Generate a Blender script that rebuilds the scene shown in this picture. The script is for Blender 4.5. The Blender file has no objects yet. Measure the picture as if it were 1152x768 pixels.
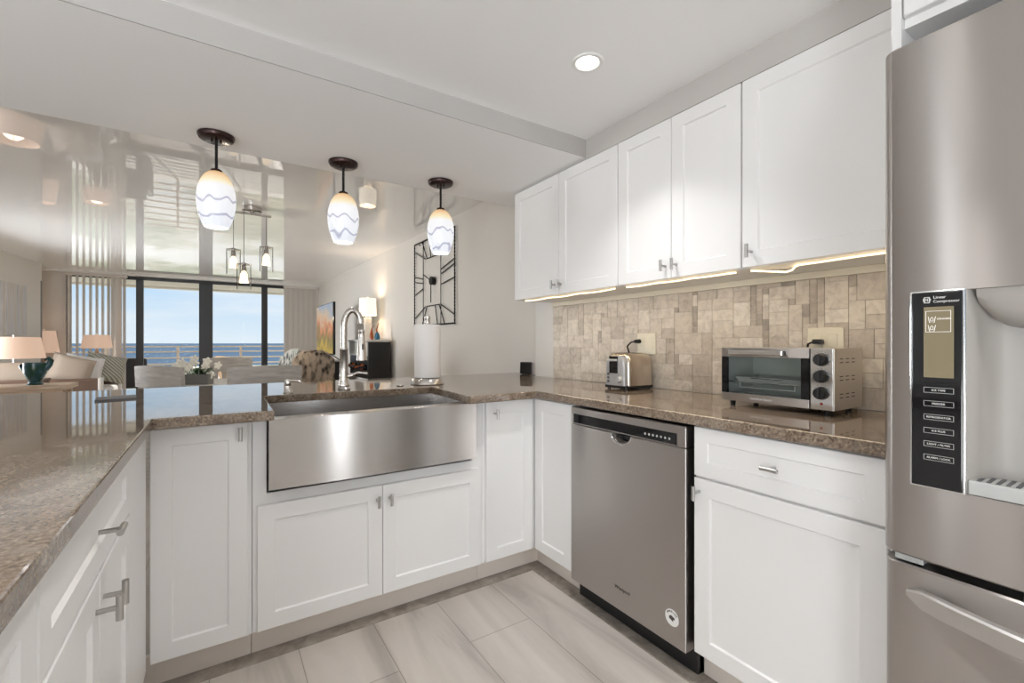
import bpy, bmesh, math, random
from mathutils import Vector, Matrix
random.seed(7)
C = bpy.context.scene.collection
SC = bpy.context.scene
PI = math.pi
YAW = 0.5787            # the camera looks this far to the right of +Y

# ------------------------------------------------------------------ camera
cam_d = bpy.data.cameras.new('camera')
cam_d.sensor_width = 36.0
cam_d.lens = 509.18 / 1152.0 * 36.0
cam_d.shift_y = 1.8 / 1152.0
cam_d.clip_start = 0.02
cam_d.clip_end = 40000
cam = bpy.data.objects.new('camera', cam_d)
cam.location = (0, 0, 1.1533)
cam.rotation_euler = (PI / 2, 0, -YAW)
C.objects.link(cam)
SC.camera = cam

# ------------------------------------------------------------------ exposure
SC.view_settings.view_transform = 'Standard'
SC.view_settings.look = 'None'
SC.view_settings.gamma = 1.0
SC.view_settings.use_curve_mapping = False
SC.view_settings.exposure = -0.04
SC.cycles.max_bounces = 12
SC.cycles.diffuse_bounces = 9
SC.cycles.glossy_bounces = 5
SC.cycles.transparent_max_bounces = 16
SC.cycles.caustics_reflective = False
SC.cycles.caustics_refractive = False
SC.cycles.sample_clamp_indirect = 4.0

# ------------------------------------------------------------------ sky
SKY = 1.05
KITCHEN_LAMP = 4.0
FILL_SIDE = 185.0          # added fill through a made-up window in the living room's left wall
FILL_BACK = 122.0          # daylight through the patio door added behind the camera as fill
FILL_LEFT = 45.0          # added fill through a made-up window in the kitchen's left wall
wd = bpy.data.worlds.new('sky')
SC.world = wd
wd.use_nodes = True
nt = wd.node_tree
nt.nodes.clear()
def wn(t, **k):
    n = nt.nodes.new(t)
    for a, b in k.items(): setattr(n, a, b)
    return n
tc = wn('ShaderNodeTexCoord'); sep = wn('ShaderNodeSeparateXYZ')
nt.links.new(tc.outputs['Generated'], sep.inputs[0])
rp = wn('ShaderNodeValToRGB')
e = rp.color_ramp.elements
e[0].position = 0.0; e[0].color = (0.74, 0.85, 0.93, 1)
e[1].position = 0.5; e[1].color = (0.42, 0.64, 0.92, 1)
x = e.new(0.09); x.color = (0.55, 0.74, 0.93, 1)
nt.links.new(sep.outputs[2], rp.inputs[0])
mp = wn('ShaderNodeMapping'); mp.inputs['Scale'].default_value = (3.0, 3.0, 16.0)
nt.links.new(tc.outputs['Generated'], mp.inputs[0])
nz = wn('ShaderNodeTexNoise'); nz.inputs['Scale'].default_value = 1.4; nz.inputs['Detail'].default_value = 6
nt.links.new(mp.outputs[0], nz.inputs[0])
cr = wn('ShaderNodeValToRGB'); cr.color_ramp.elements[0].position = 0.42; cr.color_ramp.elements[1].position = 0.72
cr.color_ramp.elements[1].color = (.75, .75, .75, 1)
nt.links.new(nz.outputs[0], cr.inputs[0])
mx = wn('ShaderNodeMixRGB'); mx.inputs[2].default_value = (0.86, 0.91, 0.95, 1)
nt.links.new(cr.outputs[0], mx.inputs[0]); nt.links.new(rp.outputs[0], mx.inputs[1])
bg = wn('ShaderNodeBackground'); bg.inputs[1].default_value = SKY
nt.links.new(mx.outputs[0], bg.inputs[0])
wo = wn('ShaderNodeOutputWorld'); nt.links.new(bg.outputs[0], wo.inputs[0])

sun_d = bpy.data.lights.new('sun', 'SUN'); sun_d.energy = 6.0; sun_d.angle = 0.01; sun_d.color = (1, .95, .86)
sun = bpy.data.objects.new('sun', sun_d); C.objects.link(sun)
sun.rotation_euler = (math.radians(-57), math.radians(20), 0)      # from the sea side, high

def fill_light(name, loc, rot, sx_, sy_, power, col=(.94, .97, 1)):  # fill lamps added behind made-up openings out of view
    l = bpy.data.lights.new(name, 'AREA'); l.shape = 'RECTANGLE'; l.size = sx_; l.size_y = sy_; l.energy = power; l.color = col
    o = bpy.data.objects.new(name, l); C.objects.link(o); o.location = loc; o.rotation_euler = rot
    return o
fill_light('fill_patio_door', (-1.65, -2.30, .85), (PI / 2 + .34, 0, 0), 2.1, 1.95, FILL_BACK)       # added fill, faces +Y
fill_light('fill_left_window', (-3.40, -.75, 1.05), (PI / 2 + .40, 0, -PI / 2), 1.2, 1.2, FILL_LEFT)  # added fill, faces +X
fill_light('fill_sidelight', (-3.10, 1.73, 1.05), (PI / 2, 0, -PI / 2), .12, 2.05, 14.0)  # lamp added to put a bright strip in the refrigerator's reflection
fill_light('fill_back_sidelight', (1.02, -1.90, 1.05), (PI / 2, 0, 0), .16, 2.0, 11.0)  # lamp added to put a bright streak on the sink apron
fill_light('fill_side_window', (-3.40, 7.45, 1.05), (PI / 2, 0, -PI / 2), 1.75, 1.30, FILL_SIDE)  # added fill, faces +X

# ------------------------------------------------------------------ materials
def mat(name, col=(.8, .8, .8), rough=.5, metal=0.0, **k):
    m = bpy.data.materials.new(name); m.use_nodes = True
    b = m.node_tree.nodes['Principled BSDF']
    b.inputs['Base Color'].default_value = (*col, 1)
    b.inputs['Roughness'].default_value = rough
    b.inputs['Metallic'].default_value = metal
    for a, v in k.items():
        b.inputs[a.replace('_', ' ')].default_value = v
    return m
def nodes(m): return m.node_tree.nodes, m.node_tree.links, m.node_tree.nodes['Principled BSDF']
def nnew(m, t, **k):
    n = m.node_tree.nodes.new(t)
    for a, b in k.items(): setattr(n, a, b)
    return n
def ramp(m, stops, src):
    r = nnew(m, 'ShaderNodeValToRGB')
    el = r.color_ramp.elements
    while len(el) < len(stops): el.new(.5)
    for i, (p_, c_) in enumerate(stops):
        el[i].position = p_; el[i].color = (*c_, 1) if len(c_) == 3 else c_
    m.node_tree.links.new(src, r.inputs[0]); return r.outputs[0]
def coords(m, scale=(1, 1, 1), rot=(0, 0, 0)):
    t = nnew(m, 'ShaderNodeTexCoord'); q = nnew(m, 'ShaderNodeMapping')
    q.inputs['Scale'].default_value = scale; q.inputs['Rotation'].default_value = rot
    m.node_tree.links.new(t.outputs['Object'], q.inputs[0]); return q.outputs[0]
def noise(m, vec, scale, detail=4, rough=.5, dist=0.0):
    n = nnew(m, 'ShaderNodeTexNoise')
    n.inputs['Scale'].default_value = scale; n.inputs['Detail'].default_value = detail
    n.inputs['Roughness'].default_value = rough; n.inputs['Distortion'].default_value = dist
    m.node_tree.links.new(vec, n.inputs['Vector']); return n.outputs[0]
def mixc(m, fac, a, b, mode='MIX'):
    x = nnew(m, 'ShaderNodeMixRGB', blend_type=mode)
    for s, v in ((0, fac), (1, a), (2, b)):
        if isinstance(v, (int, float)): x.inputs[s].default_value = v
        elif isinstance(v, tuple): x.inputs[s].default_value = (*v, 1)
        else: m.node_tree.links.new(v, x.inputs[s])
    return x.outputs[0]
def bump(m, src, strength=.1, dist=.01):
    b = nnew(m, 'ShaderNodeBump'); b.inputs['Strength'].default_value = strength; b.inputs['Distance'].default_value = dist
    m.node_tree.links.new(src, b.inputs['Height'])
    m.node_tree.links.new(b.outputs[0], m.node_tree.nodes['Principled BSDF'].inputs['Normal'])
def emis(name, col, s):
    m = mat(name, col, .5); b = m.node_tree.nodes['Principled BSDF']
    b.inputs['Emission Color'].default_value = (*col, 1); b.inputs['Emission Strength'].default_value = s
    return m
M = {}
M['cab'] = mat('cabinet_white', (.84, .835, .83), .32)
M['kick'] = mat('toe_kick_taupe', (.74, .68, .62), .55)
M['inside'] = mat('cabinet_inside', (.05, .045, .04), .8)
def paint(name, c, r=.6):
    m = mat(name, c, r); bump(m, noise(m, coords(m), 220, 2), .04, .002); return m
M['wall'] = paint('wall_paint', (.72, .69, .645))
M['wall_k'] = paint('kitchen_wall_paint', (.78, .77, .745))
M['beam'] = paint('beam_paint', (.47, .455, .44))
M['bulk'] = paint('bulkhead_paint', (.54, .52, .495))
M['ceil'] = paint('ceiling_paint', (.92, .918, .915), .7)
M['trim'] = mat('trim_white', (.80, .79, .77), .4)
m = M['gloss'] = mat('gloss_stretch_ceiling', (.90, .898, .892), .012, 0, IOR=1.75)
bump(m, noise(m, coords(m), 1.1, 1), .010, .05)
m = M['gran'] = mat('granite', (.4, .33, .27), .04, 0, IOR=1.52)
v = coords(m, (1, .55, 1))
big = noise(m, v, 11, 6, .65, 1.2)
c1 = ramp(m, [(.30, (.06, .042, .032)), (.42, (.165, .12, .09)), (.55, (.255, .20, .155)), (.70, (.35, .295, .24))], big)
sm = noise(m, coords(m), 140, 3, .6)
c2 = ramp(m, [(.36, (.02, .015, .012)), (.46, (.13, .09, .06)), (.58, (.28, .215, .15)), (.72, (.45, .39, .31))], sm)
md = noise(m, coords(m), 45, 4, .6)
fm = ramp(m, [(.35, (.15,) * 3), (.65, (.75,) * 3)], md)
m.node_tree.links.new(mixc(m, fm, c1, c2), m.node_tree.nodes['Principled BSDF'].inputs['Base Color'])
def steel(name, col, rough, sc, aniso=.6):
    m = mat(name, col, rough, 1.0)
    n = noise(m, coords(m, sc), 1, 2)
    nd, lk, b = nodes(m)
    r = ramp(m, [(.3, (rough * .99,) * 3), (.7, (rough * 1.01,) * 3)], n); lk.new(r, b.inputs['Roughness'])
    tg = nnew(m, 'ShaderNodeTangent', direction_type='RADIAL', axis='Z'); lk.new(tg.outputs[0], b.inputs['Tangent'])
    b.inputs['Anisotropic'].default_value = aniso; b.inputs['Anisotropic Rotation'].default_value = .25
    return m
M['steel_y'] = steel('brushed_steel_appliance', (.53, .50, .48), .30, (40, 40, .6), 1.0)
M['steel_f'] = steel('brushed_steel_refrigerator', (.47, .44, .42), .30, (40, 40, .6), 1.0)
M['steel_x'] = steel('brushed_steel_sink', (.50, .48, .465), .22, (.5, 40, 40), .85)
M['steel_side'] = mat('fridge_side_grey', (.42, .41, .40), .5, .3)
M['nickel'] = mat('brushed_nickel', (.55, .52, .49), .22, 1.0)
M['knob'] = mat('satin_nickel_knob', (.50, .49, .475), .28, 1.0)
M['chrome'] = mat('chrome', (.78, .78, .78), .08, 1.0)
M['black'] = mat('black_plastic', (.012, .012, .013), .35)
M['blackg'] = mat('black_glass', (.008, .008, .009), .06)
M['iron'] = mat('black_iron', (.015, .014, .013), .45, .6)
M['bronze'] = mat('dark_bronze', (.035, .016, .014), .25, .6)
M['cream'] = mat('almond_plastic', (.78, .72, .58), .35)
M['white'] = mat('white_plastic', (.82, .82, .80), .35)
M['paper'] = mat('paper_towel', (.84, .81, .79), .9)
M['print'] = mat('white_print', (.80, .80, .78), .5)
M['printd'] = mat('dark_print', (.06, .05, .05), .5)
M['lcd'] = emis('lcd_backlit', (.20, .165, .095), .12)
M['lcdw'] = emis('lcd_mark', (.75, .72, .70), .45)
M['dgrey'] = mat('dark_grey_plastic', (.09, .09, .095), .45)
M['recess'] = mat('dispenser_greige', (.37, .35, .325), .4)
M['lgrey'] = mat('silver_grey_plastic', (.50, .51, .50), .35, .2)
M['frame'] = mat('dark_bronze_aluminium', (.045, .047, .05), .45, .3)
M['blind'] = mat('vertical_blind_fabric', (.70, .66, .62), .8)
M['rail'] = mat('balcony_rail_paint', (.80, .66, .52), .6)
M['balc'] = mat('balcony_concrete', (.74, .70, .64), .8)
M['rope'] = emis('warm_led', (1.0, .80, .50), 2.4)
M['lampw'] = emis('lamp_disc', (1.0, .97, .92), 14.0)
M['bulb'] = emis('warm_lamp_bulb', (1, .85, .65), 3.0)
M['shade'] = mat('lamp_shade_linen', (.46, .34, .27), .8); _b = M['shade'].node_tree.nodes['Principled BSDF']; _b.inputs['Emission Color'].default_value = (.88, .60, .44, 1); _b.inputs['Emission Strength'].default_value = .48
M['shadeb'] = emis('lamp_shade_lit', (.95, .86, .70), .80)
M['wood_d'] = mat('brown_wood', (.12, .07, .045), .45)
m = M['wood'] = mat('driftwood', (.4, .3, .2), .5)
m.node_tree.links.new(ramp(m, [(.3, (.30, .20, .13)), (.5, (.50, .37, .26)), (.7, (.62, .50, .37))], noise(m, coords(m, (3, 60, 60)), 1, 4, .6, .4)), m.node_tree.nodes['Principled BSDF'].inputs['Base Color'])
m = M['wash'] = mat('whitewashed_wood', (.4, .38, .36), .55)
m.node_tree.links.new(ramp(m, [(.3, (.38, .35, .32)), (.6, (.52, .49, .455)), (.8, (.62, .59, .56))], noise(m, coords(m, (6, 40, 40)), 1, 4)), m.node_tree.nodes['Principled BSDF'].inputs['Base Color'])
M['tan'] = mat('tan_wood', (.60, .40, .24), .5)
M['tablew'] = mat('white_tabletop', (.84, .85, .86), .12)
M['sofa'] = mat('sofa_white_fabric', (.72, .71, .70), .9)
M['beige'] = mat('beige_fabric', (.46, .38, .31), .9)
m = M['stripe'] = mat('striped_fabric', (.5, .5, .45), .9)
w = nnew(m, 'ShaderNodeTexWave', bands_direction='DIAGONAL'); w.inputs['Scale'].default_value = 9; w.inputs['Distortion'].default_value = 1.5
m.node_tree.links.new(coords(m), w.inputs['Vector'])
m.node_tree.links.new(ramp(m, [(.25, (.20, .20, .17)), (.45, (.36, .36, .30)), (.8, (.50, .49, .42))], w.outputs[0]), m.node_tree.nodes['Principled BSDF'].inputs['Base Color'])
def leaf_fabric(name, base, dark):
    m = mat(name, base, .9)
    vo = nnew(m, 'ShaderNodeTexVoronoi'); vo.inputs['Scale'].default_value = 24
    vo.feature = 'SMOOTH_F1'
    m.node_tree.links.new(coords(m, (1, 1, .6), (0, .5, .4)), vo.inputs['Vector'])
    n2 = noise(m, coords(m, (1, 1, .55)), 26, 2, .6, 2.5)
    a = ramp(m, [(.20, dark), (.36, tuple(.5 * q + .5 * p_ for q, p_ in zip(base, dark))), (.50, base)], vo.outputs['Distance'])
    b = ramp(m, [(.42, dark), (.48, base)], n2)
    m.node_tree.links.new(mixc(m, .5, a, b, 'MULTIPLY'), m.node_tree.nodes['Principled BSDF'].inputs['Base Color'])
    return m
M['leafg'] = leaf_fabric('grey_leaf_fabric', (.66, .66, .62), (.09, .09, .09))
M['leafb'] = leaf_fabric('brown_leaf_fabric', (.56, .47, .38), (.05, .035, .03))
m = M['teal'] = mat('teal_glaze', (.03, .12, .13), .25)
m.node_tree.links.new(ramp(m, [(.35, (.006, .04, .015)), (.52, (.012, .055, .065)), (.72, (.07, .13, .17))], noise(m, coords(m), 16, 3)), m.node_tree.nodes['Principled BSDF'].inputs['Base Color'])
M['petal'] = mat('orchid_white', (.84, .83, .76), .6)
M['leaf'] = mat('orchid_leaf', (.06, .11, .05), .5)
M['planter'] = mat('grey_planter', (.16, .16, .155), .6)
M['wicker'] = mat('charcoal_wicker', (.035, .035, .04), .7)
M['amber'] = mat('amber_glass_ornament', (.40, .10, .03), .15)
M['blueg'] = mat('blue_glass_ornament', (.02, .16, .28), .12)
M['glassbase'] = mat('smoked_glass_base', (.30, .25, .20), .08)
M['lacquer'] = mat('black_lacquer', (.010, .009, .009), .3)
M['creamp'] = mat('cream_panel', (.72, .70, .66), .4)
m = M['floor'] = mat('plank_tile', (.6, .55, .5), .32)
tcn = nnew(m, 'ShaderNodeTexCoord'); mpn = nnew(m, 'ShaderNodeMapping')
mpn.inputs['Rotation'].default_value = (0, 0, PI / 2); mpn.inputs['Location'].default_value = (0.35, .02, 0)
m.node_tree.links.new(tcn.outputs['Object'], mpn.inputs[0])
br = nnew(m, 'ShaderNodeTexBrick'); br.offset = .37
br.inputs['Scale'].default_value = 1; br.inputs['Brick Width'].default_value = 1.2; br.inputs['Row Height'].default_value = .28
br.inputs['Mortar Size'].default_value = .0018; br.inputs['Color1'].default_value = (.92,) * 3 + (1,); br.inputs['Color2'].default_value = (1.0,) * 3 + (1,)
br.inputs['Mortar'].default_value = (.55, .52, .48, 1)
m.node_tree.links.new(mpn.outputs[0], br.inputs['Vector'])
grain = ramp(m, [(.32, (.37, .335, .30)), (.46, (.52, .475, .43)), (.62, (.585, .535, .49)), (.8, (.63, .58, .53))], noise(m, coords(m, (6, .8, 1)), 1.0, 5, .55, .9))
m.node_tree.links.new(mixc(m, 1.0, grain, br.outputs[0], 'MULTIPLY'), m.node_tree.nodes['Principled BSDF'].inputs['Base Color'])
m = M['border'] = mat('floor_border_tile', (.3, .27, .24), .3)
m.node_tree.links.new(ramp(m, [(.3, (.17, .145, .125)), (.55, (.29, .255, .22)), (.75, (.40, .36, .315))], noise(m, coords(m, (5, 5, 1)), 3, 5, .6, .8)), m.node_tree.nodes['Principled BSDF'].inputs['Base Color'])
M['grout'] = mat('tile_grout', (.60, .54, .47), .8)
m = M['tile'] = mat('travertine_tile', (.6, .5, .4), .38)
at = nnew(m, 'ShaderNodeAttribute', attribute_name='tint')
tb = ramp(m, [(0.0, (.36, .315, .27)), (.18, (.50, .435, .365)), (.5, (.62, .55, .47)), (.8, (.68, .61, .525)), (1.0, (.74, .675, .59))], at.outputs['Fac'])
tn = ramp(m, [(.3, (.72, .70, .68)), (.55, (1, 1, 1)), (.8, (1.12, 1.10, 1.06))], noise(m, coords(m), 28, 6, .65, .8))
m.node_tree.links.new(mixc(m, 1.0, tb, tn, 'MULTIPLY'), m.node_tree.nodes['Principled BSDF'].inputs['Base Color'])
m = M['pend'] = mat('swirled_art_glass', (.9, .9, .9), .12)
nd, lk, b = nodes(m)
tcg = nnew(m, 'ShaderNodeTexCoord'); sp = nnew(m, 'ShaderNodeSeparateXYZ'); lk.new(tcg.outputs['Generated'], sp.inputs[0])
g = ramp(m, [(0.0, (.86, .91, 1.0)), (.70, (.97, .97, .98)), (.80, (1.0, .80, .42)), (.93, (.85, .47, .13)), (1.0, (.60, .28, .06))], sp.outputs[2])
wv = nnew(m, 'ShaderNodeTexWave', bands_direction='Z'); wv.inputs['Scale'].default_value = 4.0; wv.inputs['Distortion'].default_value = 5.0; wv.inputs['Detail'].default_value = 1; wv.inputs['Detail Scale'].default_value = .8
lk.new(coords(m, (4.5, 4.5, 1)), wv.inputs['Vector'])
lines = ramp(m, [(0.0, (.36, .36, .46)), (.05, (.78, .78, .86)), (.10, (1, 1, 1)), (1.0, (1, 1, 1))], wv.outputs[0])
msk = ramp(m, [(.55, (1, 1, 1)), (.68, (0, 0, 0))], sp.outputs[2])
gl = mixc(m, msk, g, mixc(m, 1.0, g, lines, 'MULTIPLY'))
b.inputs['Base Color'].default_value = (.35, .35, .36, 1); lk.new(gl, b.inputs['Emission Color']); b.inputs['Emission Strength'].default_value = .74
m = M['paint_tv'] = emis('tv_landscape_picture', (.4, .3, .2), .0)
nd, lk, b = nodes(m)
tcg = nnew(m, 'ShaderNodeTexCoord'); sp = nnew(m, 'ShaderNodeSeparateXYZ'); lk.new(tcg.outputs['Generated'], sp.inputs[0])
n3 = noise(m, coords(m, (1, 1, .8)), 3.2, 5, .6, .8)
ad = nnew(m, 'ShaderNodeMath', operation='MULTIPLY_ADD'); lk.new(n3, ad.inputs[0]); ad.inputs[1].default_value = .75; m5 = nnew(m, 'ShaderNodeMath', operation='MULTIPLY'); lk.new(sp.outputs[2], m5.inputs[0]); m5.inputs[1].default_value = .62; lk.new(m5.outputs[0], ad.inputs[2])
pic = ramp(m, [(.30, (.10, .09, .02)), (.44, (.42, .27, .03)), (.58, (.12, .10, .02)), (.70, (.40, .15, .06)), (.84, (.42, .31, .20)), (.98, (.20, .25, .32))], ad.outputs[0])
lk.new(pic, b.inputs['Emission Color']); lk.new(pic, b.inputs['Base Color']); b.inputs['Emission Strength'].default_value = .34
m = M['art'] = mat('abstract_canvas', (.6, .6, .6), .7)
m.node_tree.links.new(ramp(m, [(.3, (.33, .33, .35)), (.45, (.62, .62, .63)), (.6, (.58, .53, .48)), (.75, (.74, .73, .71))], noise(m, coords(m, (3, 3, .25)), 3, 3)), m.node_tree.nodes['Principled BSDF'].inputs['Base Color'])
m = M['sea'] = mat('sea_water', (.07, .20, .38), .9, 0, **{'Specular IOR Level': 0.0})
m.node_tree.links.new(ramp(m, [(.35, (.105, .155, .215)), (.65, (.125, .18, .245))], noise(m, coords(m, (.004, .015, 1)), 1, 5)), m.node_tree.nodes['Principled BSDF'].inputs['Base Color'])
m = M['beach'] = mat('beach_dune', (.7, .65, .55), .9)
m.node_tree.links.new(ramp(m, [(.42, (.20, .24, .12)), (.50, (.50, .47, .33)), (.56, (.74, .70, .62))], noise(m, coords(m, (.05, .03, 1)), 1, 6, .65)), m.node_tree.nodes['Principled BSDF'].inputs['Base Color'])
def clear(name, tint=(1, 1, 1), ior=1.45):
    m = bpy.data.materials.new(name); m.use_nodes = True; t = m.node_tree; t.nodes.clear()
    o = t.nodes.new('ShaderNodeOutputMaterial'); a = t.nodes.new('ShaderNodeBsdfTransparent'); a.inputs[0].default_value = (*tint, 1)
    g_ = t.nodes.new('ShaderNodeBsdfGlossy'); g_.inputs['Roughness'].default_value = .01
    f = t.nodes.new('ShaderNodeFresnel'); f.inputs[0].default_value = ior
    x = t.nodes.new('ShaderNodeMixShader'); t.links.new(f.outputs[0], x.inputs[0]); t.links.new(a.outputs[0], x.inputs[1]); t.links.new(g_.outputs[0], x.inputs[2])
    t.links.new(x.outputs[0], o.inputs[0]); return m
M['glass'] = clear('window_glass', (1, 1, 1), 1.08)
M['ovenglass'] = clear('oven_door_glass', (.95, .97, .96), 1.3)
M['jar'] = clear('clear_glass_shade', (.985, .985, .985), 1.1)

# ------------------------------------------------------------------ mesh helpers
class MB:
    def __init__(s):
        s.bm = bmesh.new(); s.bm.faces.layers.int.new('flat')
    def box(s, x0, x1, y0, y1, z0, z1, b=0.0, seg=2, mtx=None):
        r = bmesh.ops.create_cube(s.bm, size=1)['verts']
        for q in r:
            q.co = Vector((x0 + (q.co.x + .5) * (x1 - x0), y0 + (q.co.y + .5) * (y1 - y0), z0 + (q.co.z + .5) * (z1 - z0)))
        if b > 0:
            es = list({e_ for q in r for e_ in q.link_edges})
            g_ = bmesh.ops.bevel(s.bm, geom=es, offset=b, segments=seg, affect='EDGES', profile=.5)
            r = list({v_ for f in g_['faces'] for v_ in f.verts} | {v_ for v_ in r if v_.is_valid})
        if mtx is not None:
            bmesh.ops.transform(s.bm, matrix=mtx, verts=[q for q in r if q.is_valid])
        if seg < 4: s.flat({f for q in r if q.is_valid for f in q.link_faces})
        return s
    def flat(s, faces):
        L = s.bm.faces.layers.int.get('flat') or s.bm.faces.layers.int.new('flat')
        for f in list(faces):
            if f.is_valid: f[L] = 1
    def cyl(s, p0, p1, r0, r1=None, n=16):
        p0, p1 = Vector(p0), Vector(p1); d = p1 - p0; r1 = r0 if r1 is None else r1
        mt = Matrix.Translation((p0 + p1) / 2) @ d.to_track_quat('Z', 'Y').to_matrix().to_4x4()
        bmesh.ops.create_cone(s.bm, cap_ends=True, segments=n, radius1=r0, radius2=max(r1, 1e-5), depth=d.length, matrix=mt)
        return s
    def lathe(s, prof, c=(0, 0, 0), n=32, cap0=False, cap1=False, axis=None):
        c = Vector(c); rings = []
        R_ = Matrix.Identity(3) if axis is None else Vector(axis).to_track_quat('Z', 'Y').to_matrix()
        for r, z in prof:
            rings.append([s.bm.verts.new(c + R_ @ Vector((r * math.cos(2 * PI * i / n), r * math.sin(2 * PI * i / n), z))) for i in range(n)])
        for a, b_ in zip(rings, rings[1:]):
            for i in range(n): s.bm.faces.new((a[i], a[(i + 1) % n], b_[(i + 1) % n], b_[i]))
        if cap0: s.bm.faces.new(list(reversed(rings[0])))
        if cap1: s.bm.faces.new(rings[-1])
        return s
    def tube(s, pts, r, n=10, cap=True):
        pts = [Vector(p_) for p_ in pts]; k = len(pts); rr = r if isinstance(r, (list, tuple)) else [r] * k
        t0 = (pts[1] - pts[0]).normalized(); up = Vector((0, 0, 1)) if abs(t0.z) < .9 else Vector((1, 0, 0))
        a = t0.cross(up).normalized(); rings = []
        for i in range(k):
            t = (pts[min(i + 1, k - 1)] - pts[max(i - 1, 0)]).normalized()
            a = (a - t * a.dot(t)).normalized(); b_ = t.cross(a)
            rings.append([s.bm.verts.new(pts[i] + (a * math.cos(2 * PI * j / n) + b_ * math.sin(2 * PI * j / n)) * rr[i]) for j in range(n)])
        for p_, q in zip(rings, rings[1:]):
            for j in range(n): s.bm.faces.new((p_[j], p_[(j + 1) % n], q[(j + 1) % n], q[j]))
        if cap:
            s.bm.faces.new(list(reversed(rings[0]))); s.bm.faces.new(rings[-1])
        return s
    def prism(s, poly, z0, z1, b=0.0):
        vs = [s.bm.verts.new((x_, y_, z0)) for x_, y_ in poly]
        f = s.bm.faces.new(vs)
        g_ = bmesh.ops.extrude_face_region(s.bm, geom=[f])
        nv = [q for q in g_['geom'] if isinstance(q, bmesh.types.BMVert)]
        for q in nv: q.co.z = z1
        bmesh.ops.recalc_face_normals(s.bm, faces=s.bm.faces)
        if b > 0:
            es = [e_ for e_ in s.bm.edges if all(abs(q.co.z - z1) < 1e-6 for q in e_.verts)]
            es += [e_ for e_ in s.bm.edges if all(abs(q.co.z - z0) < 1e-6 for q in e_.verts)]
            bmesh.ops.bevel(s.bm, geom=es, offset=b, segments=2, affect='EDGES', profile=.5)
        s.flat(s.bm.faces)
        return s
    def ball(s, c, r, sc=(1, 1, 1), u=14, v_=10, rot=None):
        mt = Matrix.Translation(c) @ (rot.to_4x4() if rot is not None else Matrix.Identity(4)) @ Matrix.Diagonal((*sc, 1))
        bmesh.ops.create_uvsphere(s.bm, u_segments=u, v_segments=v_, radius=r, matrix=mt); return s
    def quad(s, *ps):
        s.bm.faces.new([s.bm.verts.new(p_) for p_ in ps]); return s
    def pillow(s, w, h, t, mtx, n=10):
        for sg in (1, -1):
            g_ = [[None] * (n + 1) for _ in range(n + 1)]
            for i in range(n + 1):
                for j in range(n + 1):
                    a, b_ = 2 * i / n - 1, 2 * j / n - 1
                    d = (max(0, 1 - a ** 4) * max(0, 1 - b_ ** 4)) ** .55
                    pin = 1 - .07 * (a * a) * (1 - b_ * b_) * 0 - .06 * ((1 - b_ * b_) * abs(a) + (1 - a * a) * abs(b_)) * .8
                    g_[i][j] = s.bm.verts.new(mtx @ Vector((a * w / 2 * pin, b_ * h / 2 * pin, sg * d * t / 2)))
            for i in range(n):
                for j in range(n):
                    f = (g_[i][j], g_[i + 1][j], g_[i + 1][j + 1], g_[i][j + 1])
                    s.bm.faces.new(f if sg > 0 else f[::-1])
        bmesh.ops.remove_doubles(s.bm, verts=s.bm.verts, dist=1e-5)
        return s
    def obj(s, name, m, parent=None, local=False, angle=35, kind=None, label=None):
        me = bpy.data.meshes.new(name)
        bmesh.ops.recalc_face_normals(s.bm, faces=s.bm.faces) if not getattr(s, 'keep', False) else None
        s.bm.to_mesh(me); s.bm.free()
        me.set_sharp_from_angle(angle=math.radians(angle))
        sm_ = [not a_.value for a_ in me.attributes['flat'].data]
        me.polygons.foreach_set('use_smooth', sm_)
        me.materials.append(m)
        o = bpy.data.objects.new(name, me); C.objects.link(o)
        if parent is not None:
            o.parent = parent
            if not local:
                off = Vector((0, 0, 0)); q = parent
                while q is not None: off += Vector(q.location); q = q.parent
                o.location = -off
        if kind: o['kind'] = kind
        if label: o['label'] = label
        return o
def thing(name, label, cat, loc=(0, 0, 0), rz=0.0, group=None):
    o = bpy.data.objects.new(name, None); C.objects.link(o)
    o.empty_display_size = .05
    o.location = loc; o.rotation_euler = (0, 0, rz); o['label'] = label; o['category'] = cat
    if group: o['group'] = group
    return o
def tag(o, label, cat, group=None):
    o['label'] = label; o['category'] = cat
    if group: o['group'] = group
    return o
def struct(name, mb, m, parent=None):
    o = mb.obj(name, m, parent)
    if parent is None: o['kind'] = 'structure'
    return o
def copy_tree(o, parent=None):
    c = o.copy(); C.objects.link(c)
    if parent is not None: c.parent = parent
    for ch in list(o.children): copy_tree(ch, c)
    return c
def lettering(body, size, o, u, v, m, parent, name='lettering', align='LEFT', depth=.0004):
    cu = bpy.data.curves.new(name, 'FONT'); cu.body = body; cu.size = size; cu.align_x = align; cu.align_y = 'CENTER'; cu.extrude = depth
    t = bpy.data.objects.new(name, cu); C.objects.link(t)
    dg = bpy.context.evaluated_depsgraph_get(); dg.update()
    me = bpy.data.meshes.new_from_object(t.evaluated_get(dg))
    bpy.data.objects.remove(t); bpy.data.curves.remove(cu)
    u, v = Vector(u), Vector(v); n_ = u.cross(v)
    mt = Matrix((u, v, n_)).transposed().to_4x4(); mt.translation = Vector(o)
    off = Vector((0, 0, 0)); q = parent
    while q is not None: off += Vector(q.location); q = q.parent
    me.transform(mt); me.materials.clear(); me.materials.append(m)
    ob = bpy.data.objects.new(name, me); C.objects.link(ob); ob.parent = parent; ob.location = -off
    return ob
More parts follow.
